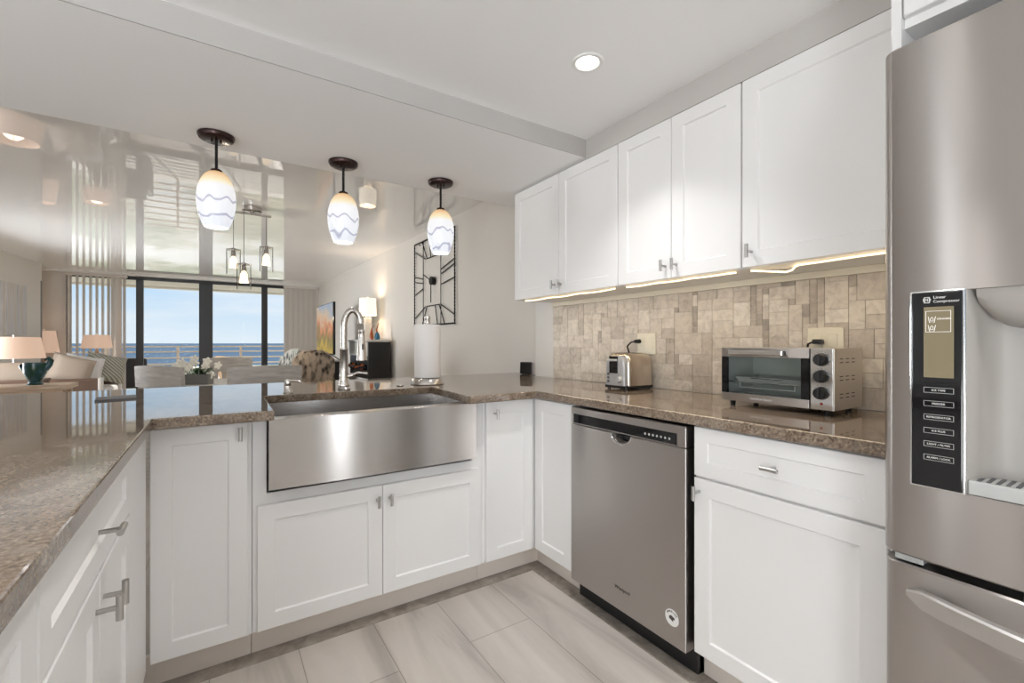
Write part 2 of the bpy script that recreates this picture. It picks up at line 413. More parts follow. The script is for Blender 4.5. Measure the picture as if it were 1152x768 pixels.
def disc_light(name, loc, size, power, col=(1, .985, .965), parent=None, rot=(0, 0, 0), spread=PI):
    l = bpy.data.lights.new(name, 'AREA'); l.shape = 'DISK'; l.size = size; l.energy = power; l.color = col; l.spread = spread
    o = bpy.data.objects.new(name, l); C.objects.link(o); o.location = loc; o.rotation_euler = rot
    if parent is not None:
        o.parent = parent; o.location = Vector(loc) - Vector(parent.location)
    return o
def point_light(name, loc, power, col=(1, .8, .6), r=.04, parent=None):
    l = bpy.data.lights.new(name, 'POINT'); l.energy = power; l.color = col; l.shadow_soft_size = r
    o = bpy.data.objects.new(name, l); C.objects.link(o); o.location = loc
    if parent is not None:
        o.parent = parent; o.location = Vector(loc) - Vector(parent.location)
    return o

# ------------------------------------------------------------------ key planes
XW, XR, XU, YS = 1.965, 1.358, 1.6346, 1.871      # kitchen wall, base doors, upper doors, sink-run doors
ZC, ZK, ZS, ZL = .914, 2.231, 2.137, 2.44         # counter, kitchen ceiling, soffit, living ceiling
YW = 11.0                                         # window wall

# ------------------------------------------------------------------ room shell
struct('floor', MB().box(-3.2, 2.3, -1.8, 11.1, -.12, 0), M['floor'])
struct('trim_1', MB().box(1.344, 1.4245, .4, 1.9355, 0, .002).box(-.185, 1.3438, 1.868, 1.9355, 0, .002).box(-.2645, -.1852, 0, 1.9355, 0, .002), M['border'])
struct('wall_right', MB().box(XW, XW + .2, -1.75, 2.691, 0, ZL), M['wall_k'])
struct('wall_living_right', MB().prism([(2.05, 2.691), (2.25, 2.691), (2.25, 11.05), (1.93, 11.05)], 0, ZL + .02), M['wall'])
def left_x(y_): return -2.95 + (y_ - 4.0) * (.575 / 6.28)
def left_seg(mb, y0, y1, z0, z1, th=.16, off=0.0):
    return mb.prism([(left_x(y0) + off, y0), (left_x(y1) + off, y1), (left_x(y1) + off - th, y1), (left_x(y0) + off - th, y0)], z0, z1)
mb = MB().box(-3.11, -2.95, -.10, 1.66, 0, ZL + .02).box(-3.11, -2.95, 1.80, 4.0, 0, ZL + .02).box(-3.11, -2.95, 1.66, 1.80, 2.1, ZL + .02).box(-3.11, -2.95, -1.75, -1.40, 0, ZL + .02).box(-3.11, -2.95, -1.41, -.09, 0, .6).box(-3.11, -2.95, -1.41, -.09, 1.9, ZL + .02)
left_seg(mb, 4.0, 6.55, 0, ZL + .02); left_seg(mb, 8.35, 10.32, 0, ZL + .02); left_seg(mb, 6.55, 8.35, 0, .4); left_seg(mb, 6.55, 8.35, 1.75, ZL + .02)
mb.box(-3.2, -2.40, 10.32, 10.321, 0, ZL)
struct('wall_left', mb, M['wall'])
mb = MB()
for (a_, b_, c_, d_) in ((6.55, 6.61, .4, 1.75), (8.29, 8.35, .4, 1.75), (7.42, 7.48, .4, 1.75), (6.55, 8.35, .4, .46), (6.55, 8.35, 1.69, 1.75)): left_seg(mb, a_, b_, c_, d_, .07, -.03)
o = struct('window_6', mb, M['trim']); left_seg(MB(), 6.58, 8.32, .44, 1.71, .006, -.062).obj('pane', M['glass'], o)  # made-up window out of view, lets the added fill into the living room
o = struct('window_8', MB().box(.93, .945, -1.83, -1.79, 0, 2.1).box(1.095, 1.11, -1.83, -1.79, 0, 2.1).box(.93, 1.11, -1.83, -1.79, 0, .03).box(.93, 1.11, -1.83, -1.79, 2.07, 2.1), M['trim']); MB().box(.94, 1.10, -1.812, -1.808, .02, 2.08).obj('pane', M['glass'], o)  # unseen sidelight, made up for the streak on the sink apron
o = struct('window_7', MB().box(-3.06, -3.0, 1.66, 1.675, 0, 2.1).box(-3.06, -3.0, 1.785, 1.80, 0, 2.1).box(-3.06, -3.0, 1.66, 1.80, 0, .03).box(-3.06, -3.0, 1.66, 1.80, 2.07, 2.1), M['trim']); MB().box(-3.035, -3.030, 1.67, 1.79, .02, 2.08).obj('pane', M['glass'], o)  # unseen sidelight, made up for the strip reflected in the refrigerator
o = struct('window_5', MB().box(-3.03, -2.96, -1.40, -1.34, .6, 1.9).box(-3.03, -2.96, -.16, -.10, .6, 1.9).box(-3.03, -2.96, -1.40, -.10, .6, .66).box(-3.03, -2.96, -1.40, -.10, 1.84, 1.9), M['trim']); MB().box(-2.998, -2.992, -1.36, -.14, .64, 1.86).obj('pane', M['glass'], o)  # made-up window out of view, lets added fill into the kitchen
struct('wall_alcove', MB().box(-3.1, -2.9, 10.32, 11.1, 0, ZL + .02).box(-2.9, -2.22, 11.0, 11.1, 0, ZL + .02), M['wall'])
struct('wall_back', MB().box(-3.2, -2.7, -1.85, -1.75, 0, ZL).box(-.6, .93, -1.85, -1.75, 0, ZL).box(1.11, 2.3, -1.85, -1.75, 0, ZL).box(.93, 1.11, -1.85, -1.75, 2.1, ZL).box(-2.7, -.6, -1.85, -1.75, 2.05, ZL), M['wall_k'])
w = MB().box(-2.7, -2.64, -1.84, -1.78, 0, 2.05).box(-.66, -.6, -1.84, -1.78, 0, 2.05).box(-1.69, -1.61, -1.84, -1.78, 0, 2.05).box(-2.7, -.6, -1.84, -1.78, 1.99, 2.05).box(-2.7, -.6, -1.84, -1.78, 0, .07)
o = struct('door_2', w, M['trim']); MB().box(-2.65, -.65, -1.812, -1.806, .06, 2.0).obj('pane', M['glass'], o)  # unseen patio door, made up so fill enters from behind the camera
struct('ceiling', MB().box(-3.2, XW + .05, -1.8, 1.80, ZK, ZK + .1), M['ceil'])
struct('ceiling_soffit', MB().box(-3.2, 2.3, 1.80, 2.74, ZS, ZL + .1), M['ceil'])
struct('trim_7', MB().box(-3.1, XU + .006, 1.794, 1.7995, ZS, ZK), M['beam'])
struct('ceiling_living', MB().box(-3.2, 2.4, 2.74, 11.1, ZL, ZL + .1), M['gloss'])
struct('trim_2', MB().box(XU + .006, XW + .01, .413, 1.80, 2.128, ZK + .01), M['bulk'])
struct('trim_3', MB().box(-3.0, 1.96, 10.86, 11.1, 2.405, ZL + .01), M['trim'])
struct('trim_4', MB().box(-2.42, -2.372, 10.28, 10.345, 0, 2.16), M['frame'])
struct('door_1', MB().box(-2.99, -2.93, .55, .68, 0, 2.1).box(-2.99, -2.93, 1.45, 1.58, 0, 2.1).box(-2.99, -2.93, .55, 1.58, 2.02, 2.1).box(-2.99, -2.935, .68, 1.45, 0.01, 2.02), M['trim'])  # unseen door and casing, put in for the refrigerator to reflect
# tiled backsplash: one mosaic surface
def backsplash():
    U = .0262; ny = int((2.476 - .413) / U) + 1; nz_ = 20
    occ = [[False] * nz_ for _ in range(ny)]
    bm = bmesh.new(); lay = bm.loops.layers.float_color.new('tint') if hasattr(bm.loops.layers, 'float_color') else bm.loops.layers.color.new('tint')
    sizes = [(4, 4)] * 4 + [(6, 4)] * 3 + [(6, 3)] * 3 + [(5, 2)] * 5 + [(4, 2)] * 6 + [(6, 2)] * 3 + [(3, 4)] * 2 + [(4, 3)] * 4 + [(3, 2)] * 4 + [(2, 4)] * 1
    rnd = random.Random(21)
    for j in range(nz_):
        for i in range(ny):
            if occ[i][j]: continue
            rnd.shuffle(sizes); run = 0
            while i + run < ny and not occ[i + run][j]: run += 1
            good = [q for q in sizes if run - q[0] not in (1,)] or sizes
            if rnd.random() < .10: good = [(1, 1)] + good
            for (w_, h_) in good + [(3, 1), (2, 1), (1, 2), (1, 1)]:
                if i + w_ <= ny and j + h_ <= nz_ and all(not occ[a][b_] for a in range(i, i + w_) for b_ in range(j, j + h_)): break
            else: w_, h_ = 1, 1
            for a in range(i, i + w_):
                for b_ in range(j, j + h_): occ[a][b_] = True
            y1 = 2.476 - i * U - .0005; y0 = max(2.476 - (i + w_) * U + .0005, .414)
            z0 = .915 + j * U + .0005; z1 = min(.915 + (j + h_) * U - .0005, 1.437)
            if y1 - y0 < .003 or z1 - z0 < .003: continue
            t = rnd.random(); t = .35 + .65 * t
            if w_ * h_ <= 2 and rnd.random() < .8: t = rnd.uniform(0, .2)
            elif rnd.random() < .15: t = rnd.uniform(.15, .35)
            xf = XW - .0075 - rnd.uniform(0, .0006); bv = .0006
            A = [(XW - .001, y1, z0), (XW - .001, y0, z0), (XW - .001, y0, z1), (XW - .001, y1, z1)]
            B = [(xf, y1 - bv, z0 + bv), (xf, y0 + bv, z0 + bv), (xf, y0 + bv, z1 - bv), (xf, y1 - bv, z1 - bv)]
            va = [bm.verts.new(p_) for p_ in A]; vb = [bm.verts.new(p_) for p_ in B]
            fs = [bm.faces.new(vb)] + [bm.faces.new((va[k], va[(k + 1) % 4], vb[(k + 1) % 4], vb[k])) for k in range(4)]
            for f in fs:
                for lp in f.loops: lp[lay] = (t, t, t, 1)
    bmesh.ops.recalc_face_normals(bm, faces=bm.faces)
    me = bpy.data.meshes.new('wall_backsplash'); bm.to_mesh(me); bm.free(); me.materials.append(M['tile'])
    o = bpy.data.objects.new('wall_backsplash', me); C.objects.link(o); o['kind'] = 'structure'
    struct('trim_5', MB().box(XW - .004, XW + .01, .414, 2.476, .9, 1.44), M['grout'])
backsplash()
struct('trim_6', MB().box(1.938, 1.9555, .415, 2.469, 1.404, 1.4305), M['cream'])

# window wall: a four-panel sliding door
edges = [-2.23, -1.212, -.175, .865, 1.93]
for i in range(4):
    a, b_ = edges[i], edges[i + 1]
    y0 = 10.99 if i in (1, 2) else 11.03
    st = .058
    w = MB().box(a - (.0 if i else .0), a + (st if i not in (2,) else .115), y0, y0 + .045, 0.03, 2.36)
    w.box(b_ - (st if i not in (1,) else .115), b_, y0, y0 + .045, .03, 2.36).box(a, b_, y0, y0 + .045, .0, .10).box(a, b_, y0, y0 + .045, 2.345, 2.405)
    o = struct('window_%d' % (i + 1), w, M['frame'])
    MB().box(a + .05, b_ - .05, y0 + .018, y0 + .024, .09, 2.35).obj('pane', M['glass'], o)
# balcony
struct('floor_balcony', MB().box(-4.2, 3.6, 11.1, 13.1, -.2, -.03), M['balc'])
struct('ceiling_balcony', MB().box(-4.2, 3.6, 11.1, 12.75, 2.40, 2.62).box(-4.2, 3.6, 12.55, 12.75, 2.36, 2.62), M['balc'])
r = thing('balcony_railing', 'beige horizontal bar railing along the balcony edge against the sea', 'railing', (0, 12.9, -.03))
for xx in (-3.22, -1.98, -.74, .5, 1.74, 2.98):
    MB().box(xx - .025, xx + .025, 12.88, 12.93, -.03, 1.07, .004).obj('post', M['rail'], r)
for zz in (1.072, .955, .815, .675, .535, .395, .255, .115):
    MB().box(-4.2, 3.6, 12.885, 12.925, zz - .016, zz + .016, .005).obj('rail', M['rail'], r)
struct('ground_beach', MB().box(-900, 900, 14, 360, -14.6, -14.1), M['beach'])
struct('ground_sea', MB().box(-30000, 30000, 340, 30000, -15.0, -14.3), M['sea'])

# vertical blinds
def blinds(name, label, xs, width, ang, y=10.93, head=(0, 1)):
    t = thing(name, label, 'blinds', (xs[0], y, 2.405))
    MB().box(head[0], head[1], y - .03, y + .03, 2.355, 2.404, .004).obj('headrail', M['blind'], t)
    for k, xx in enumerate(xs):
        a = ang[k] if isinstance(ang, (list, tuple)) else ang
        mt = Matrix.Translation((xx, y, 0)) @ Matrix.Rotation(a, 4, 'Z')
        mb = MB()
        n_ = 6
        for q in range(n_):
            f0, f1 = q / n_ - .5, (q + 1) / n_ - .5
            d0, d1 = .010 * (1 - (2 * f0) ** 2), .010 * (1 - (2 * f1) ** 2)
            mb.box(f0 * width, f1 * width, (d0 + d1) / 2 - .001, (d0 + d1) / 2 + .0012, .03, 2.356, 0, 2, mt)
        mb.obj('slat', M['blind'], t)
xl = [-2.16, -2.06, -1.975, -1.885, -1.80, -1.72, -1.64, -1.575, -1.50, -1.42]
blinds('vertical_blinds', 'open vertical blind slats at the left of the sea window, behind the far table lamp', xl, .088,
       [1.1, 1.35, 1.30, 1.30, 1.30, 1.28, 1.2, .8, .3, 1.2], head=(-2.22, -1.38))
xr_ = [1.27 + .052 * k for k in range(13)]
blinds('vertical_blinds', 'closed stack of vertical blind slats at the right of the sea window', xr_, .088,
       [.35 if k % 2 else .15 for k in range(13)], head=(1.22, 1.92))

# ------------------------------------------------------------------ cabinet making
class Face:
    """a cabinet front: u runs to the right as you face it, v up, n out of the cabinet"""
    def __init__(s, o, u, n_): s.o, s.u, s.n = Vector(o), Vector(u), Vector(n_)
    def P(s, u_, v_, d): return s.o + s.u * u_ + Vector((0, 0, v_)) + s.n * d
FR = Face((XR, 0, 0), (0, -1, 0), (-1, 0, 0))       # u = -Y
FS = Face((0, YS, 0), (1, 0, 0), (0, -1, 0))        # u = X
FL = Face((-.188, 0, 0), (0, 1, 0), (1, 0, 0))      # u = Y
FU = Face((XU, 0, 0), (0, -1, 0), (-1, 0, 0))
def shaker(F, u0, u1, v0, v1, fw=.058, th=.02):
    mb = MB(); bm = mb.bm; g = .0012; e_ = .0022
    def ring(i, d): return [bm.verts.new(F.P(a, b_, d)) for a, b_ in ((u0 + i, v0 + i), (u1 - i, v0 + i), (u1 - i, v1 - i), (u0 + i, v1 - i))]
    rs = [ring(g, -th), ring(g, -e_), ring(g + e_, 0), ring(fw, 0), ring(fw + .004, -.0075)]
    for a, b_ in zip(rs, rs[1:]):
        for k in range(4): bm.faces.new((a[k], a[(k + 1) % 4], b_[(k + 1) % 4], b_[k]))
    bm.faces.new(rs[-1]); bm.faces.new(rs[0][::-1])
    return mb
def tknob(F, u_, v_, vertical=True, L=.048, out=.030):
    mb = MB()
    mb.cyl(F.P(u_, v_, -.001), F.P(u_, v_, out), .0048, n=12)
    a = Vector((0, 0, L / 2)) if vertical else F.u * L / 2
    c = F.P(u_, v_, out + .004)
    mb.cyl(c - a, c + a, .0062, n=14)
    return mb
def front(F, root, u0, u1, v0, v1, knob=None, name='door', fw=.058):
    d = shaker(F, u0, u1, v0, v1, fw).obj(name, M['cab'], root, angle=25)
    if knob: tknob(F, knob[0], knob[1], knob[2] if len(knob) > 2 else True).obj('handle', M['knob'], d, label='brushed nickel bar knob')
    return d
DB, DT = .106, .872       # door bottom and top
# --- right run
t = thing('corner_cabinet', 'white corner base cabinet whose two narrow doors meet at right angles beside the dishwasher', 'cabinet', (1.4, 1.9, 0))
MB().prism([(1.064, YS + .02), (XR + .02, YS + .02), (XR + .02, 1.578), (1.955, 1.578), (1.955, 2.46), (1.064, 2.46)], .1, .8785).obj('body', M['cab'], t)
MB().box(1.064, 1.425, YS + .065, YS + .085, .0025, .1).box(1.425, 1.445, 1.578, YS + .085, .0025, .1).obj('toe_kick', M['kick'], t)
front(FS, t, 1.076, 1.352, DB, DT, (1.12, .815))
front(FR, t, -1.866, -1.579, DB, DT)
t = thing('drawer_base_cabinet', 'white base cabinet with one wide drawer above one door, between dishwasher and refrigerator', 'cabinet', (1.65, .68, 0))
MB().box(XR + .02, 1.955, .415, .955, .1, .8785).obj('body', M['cab'], t)
MB().box(1.425, 1.445, .415, .955, .0025, .1).obj('toe_kick', M['kick'], t)
front(FR, t, -.950, -.418, .706, DT, (-.684, .79, False), 'drawer', fw=.048)
front(FR, t, -.950, -.418, DB, .700, (-.928, .655))
# --- sink run
t = thing('sink_base_cabinet', 'white sink base cabinet with two doors under the apron sink', 'cabinet', (.58, 2.15, 0))
mb = MB().box(.110, 1.062, YS + .02, 2.46, .1, .600).box(.110, .155, YS + .02, 2.46, .6, .8785).box(1.011, 1.062, YS + .02, 2.46, .6, .8785)
mb.obj('body', M['cab'], t)
MB().box(.110, 1.062, YS + .065, YS + .085, .0025, .1).obj('toe_kick', M['kick'], t)
front(FS, t, .122, .580, DB, .563, (.556, .505))
front(FS, t, .580, 1.045, DB, .563, (.608, .505))
t = thing('base_cabinet', 'white tall-door base cabinet left of the apron sink, in the corner by the peninsula', 'cabinet', (-.03, 2.15, 0))
MB().box(-.170, .108, YS + .02, 2.46, .1, .8785).obj('body', M['cab'], t)
MB().box(-.285, .108, YS + .065, YS + .085, .0025, .1).obj('toe_kick', M['kick'], t)
front(FS, t, -.182, .095, DB, DT, (.070, .835))
# --- left peninsula
t = thing('drawer_base_cabinet', 'white peninsula base cabinet with a drawer over two doors with close-set knobs', 'cabinet', (-.5, 1.2, 0))
MB().box(-.82, -.208, .805, 1.889, .1, .8785).box(-.208, -.1885, 1.522, 1.850, DB, DT).obj('body', M['cab'], t)
MB().box(-.285, -.265, .805, 1.93, .0025, .1).obj('toe_kick', M['kick'], t)
front(FL, t, .808, 1.520, .714, DT, (1.160, .790, False), 'drawer', fw=.050)
front(FL, t, .808, 1.163, DB, .708, (1.132, .650))
front(FL, t, 1.165, 1.520, DB, .708, (1.196, .650))
t = thing('base_cabinet', 'white peninsula base cabinet nearest the camera at the left edge of the photo', 'cabinet', (-.5, .45, 0))
MB().box(-.82, -.208, .05, .803, .1, .8785).obj('body', M['cab'], t)
MB().box(-.285, -.265, .05, .803, .0025, .1).obj('toe_kick', M['kick'], t)
front(FL, t, .43, .802, DB, DT)
front(FL, t, .055, .428, DB, DT)
# --- countertop
W = -1.06
poly = [(W, -.3), (-.168, -.3), (-.168, 1.815), (.172, 1.805), (.180, 2.335), (.985, 2.315), (.952, 1.800), (1.334, 1.815), (1.334, .415), (1.955, .415), (1.955, 2.70), (2.045, 2.70), (2.04, 3.085), (W, 3.06)]
o = MB().prism(poly, .879, ZC, .004).obj('countertop', M['gran'])
tag(o, 'polished speckled brown granite countertop wrapping the kitchen in a U', 'countertop')
# --- upper cabinets
UB, UT = 1.431, 2.124
def upper(label, y0, y1, doors):
    t = thing('wall_cabinet', label, 'cabinet', (1.8, (y0 + y1) / 2, UB))
    MB().box(XU + .02, 1.955, y0 + .0005, y1 - .0005, UB, 2.127).obj('body', M['cab'], t)
    for (a, b_, k) in doors: front(FU, t, -a, -b_, UB, UT, (-k, UB + .056))
upper('white two-door wall cabinet at the far left end, over the bare wall edge', 1.564, 2.470, [(2.470, 2.018, 2.044), (2.017, 1.565, 1.993)])
upper('white two-door wall cabinet in the middle of the run, above the toaster', .9445, 1.562, [(1.561, 1.254, 1.282), (1.253, .946, 1.226)])
upper('white single-door wall cabinet above the toaster oven, next to the refrigerator', .4145, .943, [(.941, .4155, .905)])
t = thing('refrigerator_surround', 'white tall end panel with an overhead cabinet enclosing the refrigerator', 'cabinet', (1.7, -.05, 0))
MB().box(1.362, 1.955, .394, .4135, 0.0005, 2.228).obj('side_panel', M['cab'], t)
MB().box(1.382, 1.955, -.60, .3935, 1.905, 2.226).obj('body', M['cab'], t)
FO = Face((1.362, 0, 0), (0, -1, 0), (-1, 0, 0))
front(FO, t, -.392, .10, 1.925, 2.22)
front(FO, t, .102, .60, 1.925, 2.22)
MB().box(1.362, 1.955, -.622, -.602, 0.0005, 2.228).obj('side_panel', M['cab'], t)

# ------------------------------------------------------------------ apron sink
t = thing('apron_sink', 'stainless steel apron-front kitchen sink under the granite edge', 'sink', (.58, 2.1, .62))
mb = MB(); bm = mb.bm
prof = [(.159, .619), (1.007, .619), (1.007, .872), (.159, .872)]
xs_ = [.159, .166] + [.166 + (1.0 - .166) * k / 16 for k in range(1, 16)] + [1.0, 1.007]
def ya(x_): return YS - .028 - .012 * (1 - ((x_ - .583) / .424) ** 2)
mb.box(.159, 1.007, YS - .026, YS + .018, .620, .8772, .003)
grid = [[bm.verts.new((x_, ya(x_), z_)) for z_ in (.622, .626, .872, .8765)] for x_ in xs_]
for a, b_ in zip(grid, grid[1:]):
    for k in range(3): bm.faces.new((a[k], b_[k], b_[k + 1], a[k + 1]))
for k in (0, -1):
    bm.faces.new([bm.verts.new((x_, ya(x_), .622 if k == 0 else .8765)) for x_ in xs_] + [bm.verts.new((1.007, YS - .02, .622 if k == 0 else .8765)), bm.verts.new((.159, YS - .02, .622 if k == 0 else .8765))])
mb.obj('apron', M['steel_x'], t)
mb = MB(); bm = mb.bm
o4 = [(.165, YS + .018), (1.002, YS + .018), (1.002, 2.36), (.165, 2.36)]
i4 = [(.185, YS + .036), (.985, YS + .036), (.985, 2.345), (.185, 2.345)]
b4 = [(.215, YS + .06), (.955, YS + .06), (.955, 2.32), (.215, 2.32)]
R0 = [bm.verts.new((*q, .62)) for q in o4]; R1 = [bm.verts.new((*q, .8772)) for q in o4]
R2 = [bm.verts.new((*q, .8772)) for q in i4]; R3 = [bm.verts.new((*q, .665)) for q in i4]; R4 = [bm.verts.new((*q, .650)) for q in b4]
for a, b_ in ((R0, R1), (R1, R2), (R2, R3), (R3, R4)):
    for k in range(4): bm.faces.new((a[k], a[(k + 1) % 4], b_[(k + 1) % 4], b_[k]))
bm.faces.new(R4); bm.faces.new(R0[::-1])
mb.obj('basin', M['steel_x'], t)
MB().lathe([(.0, .651), (.035, .651), (.043, .653), (.045, .6505)], (.6, 2.12, 0), 24).obj('drain', M['chrome'], t)

# ------------------------------------------------------------------ faucet, soap pump
fx, fy = .549, 2.42
t = thing('kitchen_faucet', 'brushed nickel gooseneck pull-down faucet behind the sink', 'faucet', (fx, fy, ZC))
MB().lathe([(0, 0), (.031, 0), (.032, .006), (.029, .012), (.027, .016), (.028, .022), (.026, .03), (.0225, .045), (.0205, .09), (.0195, .2), (.0215, .203), (.0215, .211), (.0185, .215)], (fx, fy, ZC), 28).obj('body', M['nickel'], t)
arc = [(fx, fy, ZC + .20), (fx, fy, ZC + .27)]
for k in range(0, 15):
    a = PI - k * (PI * .93) / 14
    arc.append((fx + .042 + .042 * math.cos(a), fy - .012 * k / 14, ZC + .325 + .085 * math.sin(a)))
MB().tube(arc, [.0165] * 4 + [.0155] * (len(arc) - 4), 16).obj('spout', M['nickel'], t)
hx, hy = arc[-1][0] + .004, arc[-1][1]
MB().lathe([(.0, .05), (.013, .05), (.0165, .045), (.0165, .036), (.0145, .032), (.0175, .005), (.021, -.04), (.0245, -.085), (.0265, -.112), (.024, -.116), (0, -.116)], (hx, hy, ZC + .262), 24).obj('spray_head', M['nickel'], t)
sh = [o_ for o_ in t.children if o_.name.startswith('spray_head')][0]
MB().box(hx - .006, hx + .006, hy - .0235, hy - .015, ZC + .205, ZC + .235, .002).obj('button', M['dgrey'], sh, label='dark spray button')
MB().cyl((fx + .012, fy, ZC + .068), (fx + .042, fy - .008, ZC + .072), .0125, .0125, 16).tube([(fx + .036, fy - .006, ZC + .072), (fx + .066, fy - .03, ZC + .088), (fx + .105, fy - .055, ZC + .083)], [.010, .0075, .0065], 12).obj('lever', M['nickel'], t)
sx, sy = .286, 2.385
t = thing('soap_dispenser', 'brushed nickel soap pump on the granite left of the faucet', 'soap dispenser', (sx, sy, ZC))
MB().lathe([(0, 0), (.021, 0), (.0215, .004), (.016, .012), (.0115, .026), (.0105, .036), (.0125, .038), (.0135, .042), (.0135, .064), (.0115, .068), (0, .069)], (sx, sy, ZC), 20).obj('pump', M['nickel'], t)
MB().tube([(sx, sy, ZC + .058), (sx + .022, sy - .012, ZC + .06), (sx + .045, sy - .024, ZC + .058), (sx + .052, sy - .028, ZC + .052)], [.0065, .0055, .005, .0045], 10).obj('spout', M['nickel'], t)
o = MB().lathe([(0, 0), (.019, 0), (.020, .003), (.018, .0065), (0, .007)], (.859, 2.46, ZC), 24).obj('air_switch', M['nickel'])
tag(o, 'small round nickel button set in the granite between faucet and paper towels', 'button')
o = MB().prism([(-.415, 2.470), (-.285, 2.500), (-.305, 2.640), (-.430, 2.605)], ZC, ZC + .007, .001).obj('tablet', M['dgrey'])
tag(o, 'flat thin tablet lying on the granite peninsula', 'tablet')
# paper towels
px_, py_ = 1.035, 2.49
t = thing('paper_towel_holder', 'nickel paper towel holder with a white roll at the back of the counter', 'paper towel holder', (px_, py_, ZC))
MB().lathe([(0, 0), (.094, 0), (.096, .004), (.090, .03), (.084, .036), (0, .037)], (px_, py_, ZC), 40).obj('base', M['nickel'], t)
MB().cyl((px_, py_, ZC + .03), (px_, py_, ZC + .352), .008, n=14).lathe([(0, .35), (.016, .35), (.018, .356), (.016, .37), (.0175, .374), (.018, .395), (.014, .398), (0, .398)], (px_, py_, ZC), 20).obj('post', M['nickel'], t)
MB().lathe([(.02, .04), (.074, .04), (.0755, .043), (.0755, .343), (.074, .347), (.02, .347), (.02, .04)], (px_, py_, ZC), 48).obj('towel_roll', M['paper'], t, label='white paper towel roll')
# little black screen at the wall
t = thing('smart_display', 'small black screen propped on the counter at the wall corner', 'display', (1.995, 2.86, ZC), -.9)
mb = MB(); mt = Matrix.Rotation(-.12, 4, 'X')
mb.box(-.047, .047, -.010, .010, .004, .094, .006, 3, mt).box(-.035, .035, -.008, .04, 0, .016, .005)
mb.obj('housing', M['black'], t, local=True)
MB().box(-.042, .042, -.0125, -.0095, .010, .089, .001, 2, mt).obj('screen', M['blackg'], t, local=True)

# ------------------------------------------------------------------ dishwasher
t = thing('dishwasher', 'stainless steel dishwasher with black control strip', 'dishwasher', (1.65, 1.268, 0))
MB().box(1.40, 1.95, .962, 1.572, .0, .868).obj('body', M['black'], t)
MB().box(XR - .012, 1.398, .972, 1.572, .088, .790, .004, 3).obj('door', M['steel_y'], t)
dwd = t.children[-1]
MB().box(XR - .012, 1.398, .972, 1.572, .7925, .866, .004, 3).obj('control_panel', M['steel_y'], t)
cp = [c for c in t.children if c.name.startswith('control_panel')][0]
MB().box(XR - .0145, XR - .010, 1.008, 1.552, .7975, .8375, .001).obj('control_strip', M['blackg'], cp, label='black glossy control strip')
for k in range(7):
    MB().lathe([(0, 0), (.0045, 0), (.0045, .0006), (0, .0006)], (XR - .0148, 1.145 - k * .018, .815), 12, axis=(-1, 0, 0)).obj('button', M['lgrey'], cp)
def cut(o, cutter):
    c_ = cutter.obj('cutter', M['black']); md = o.modifiers.new('cut', 'BOOLEAN'); md.object = c_; md.operation = 'DIFFERENCE'; md.solver = 'EXACT'
    bpy.context.view_layer.update()
    dg = bpy.context.evaluated_depsgraph_get(); dg.update()
    me = bpy.data.meshes.new_from_object(o.evaluated_get(dg)); me.polygons.foreach_set('use_smooth', [False] * len(me.polygons)); o.modifiers.clear(); o.data = me
    bpy.data.objects.remove(c_)
pw = [(1.268 + .052 * math.cos(a_), .792 - .040 * math.sin(a_)) for a_ in [PI * k / 16 for k in range(17)]]
ct = MB(); va = [ct.bm.verts.new((XR - .03, y_, z_)) for y_, z_ in pw]; vb = [ct.bm.verts.new((XR + .018, 1.268 + (y_ - 1.268) * .85, .792 + (z_ - .792) * .8)) for y_, z_ in pw]
for k in range(17): ct.bm.faces.new((va[k], va[(k + 1) % 17], vb[(k + 1) % 17], vb[k]))
ct.bm.faces.new(va); ct.bm.faces.new(vb[::-1])
for q in ct.bm.verts:
    if q.co.z > .7915: q.co.z = .80
cut([c for c in t.children if c.name.startswith('door')][0], ct)
mb = MB(); va = [mb.bm.verts.new((XR + .0165, 1.268 + (y_ - 1.268) * .86, .791 + (z_ - .792) * .82)) for y_, z_ in pw]; mb.bm.faces.new(va)
mb.obj('pocket_handle', M['blackg'], t, label='dark pocket handle recess')
MB().tube([(XR - .0125, 1.268 + .053 * math.cos(a), .790 - .041 * math.sin(a)) for a in [PI * k / 18 for k in range(19)]], .0022, 8).obj('handle_rim', M['chrome'], t)
dwd = [c for c in t.children if c.name.startswith('door')][0]
lettering('Whirlpool', .019, (XR - .0124, 1.302, .176), (0, -1, 0), (0, 0, 1), M['printd'], dwd)
st = MB().lathe([(0, 0), (.029, 0), (.029, .0006), (0, .0006)], (XR - .0122, 1.028, .185), 32, axis=(-1, 0, 0)).obj('sticker', M['print'], dwd, label='round white sticker with dark lettering')
for k, ch in enumerate('AMERICA'):
    a = PI * .80 - k * PI * .60 / 6
    lettering(ch, .0095, (XR - .0132, 1.028 - .0225 * math.cos(a), .185 + .0215 * math.sin(a)), (0, -math.sin(a), -math.cos(a)), (0, -math.cos(a), math.sin(a)), M['printd'], st, align='CENTER')
MB().prism([(-.012, .004), (-.004, .010), (.010, .005), (.012, -.002), (.004, -.003), (.006, -.010), (-.004, -.006), (-.010, -.004)], 0, .0008).obj('emblem', M['printd'], st)
em = st.children[-1]
em = [c for c in st.children if c.name.startswith('emblem')][0]
em.data.transform(Matrix.Translation((XR - .0128, 1.028, .183)) @ Matrix(((0, 0, -1, 0), (-1, 0, 0, 0), (0, 1, 0, 0), (0, 0, 0, 1))))
MB().box(1.412, 1.44, .962, 1.572, .002, .088).obj('kick_plate', M['black'], t)

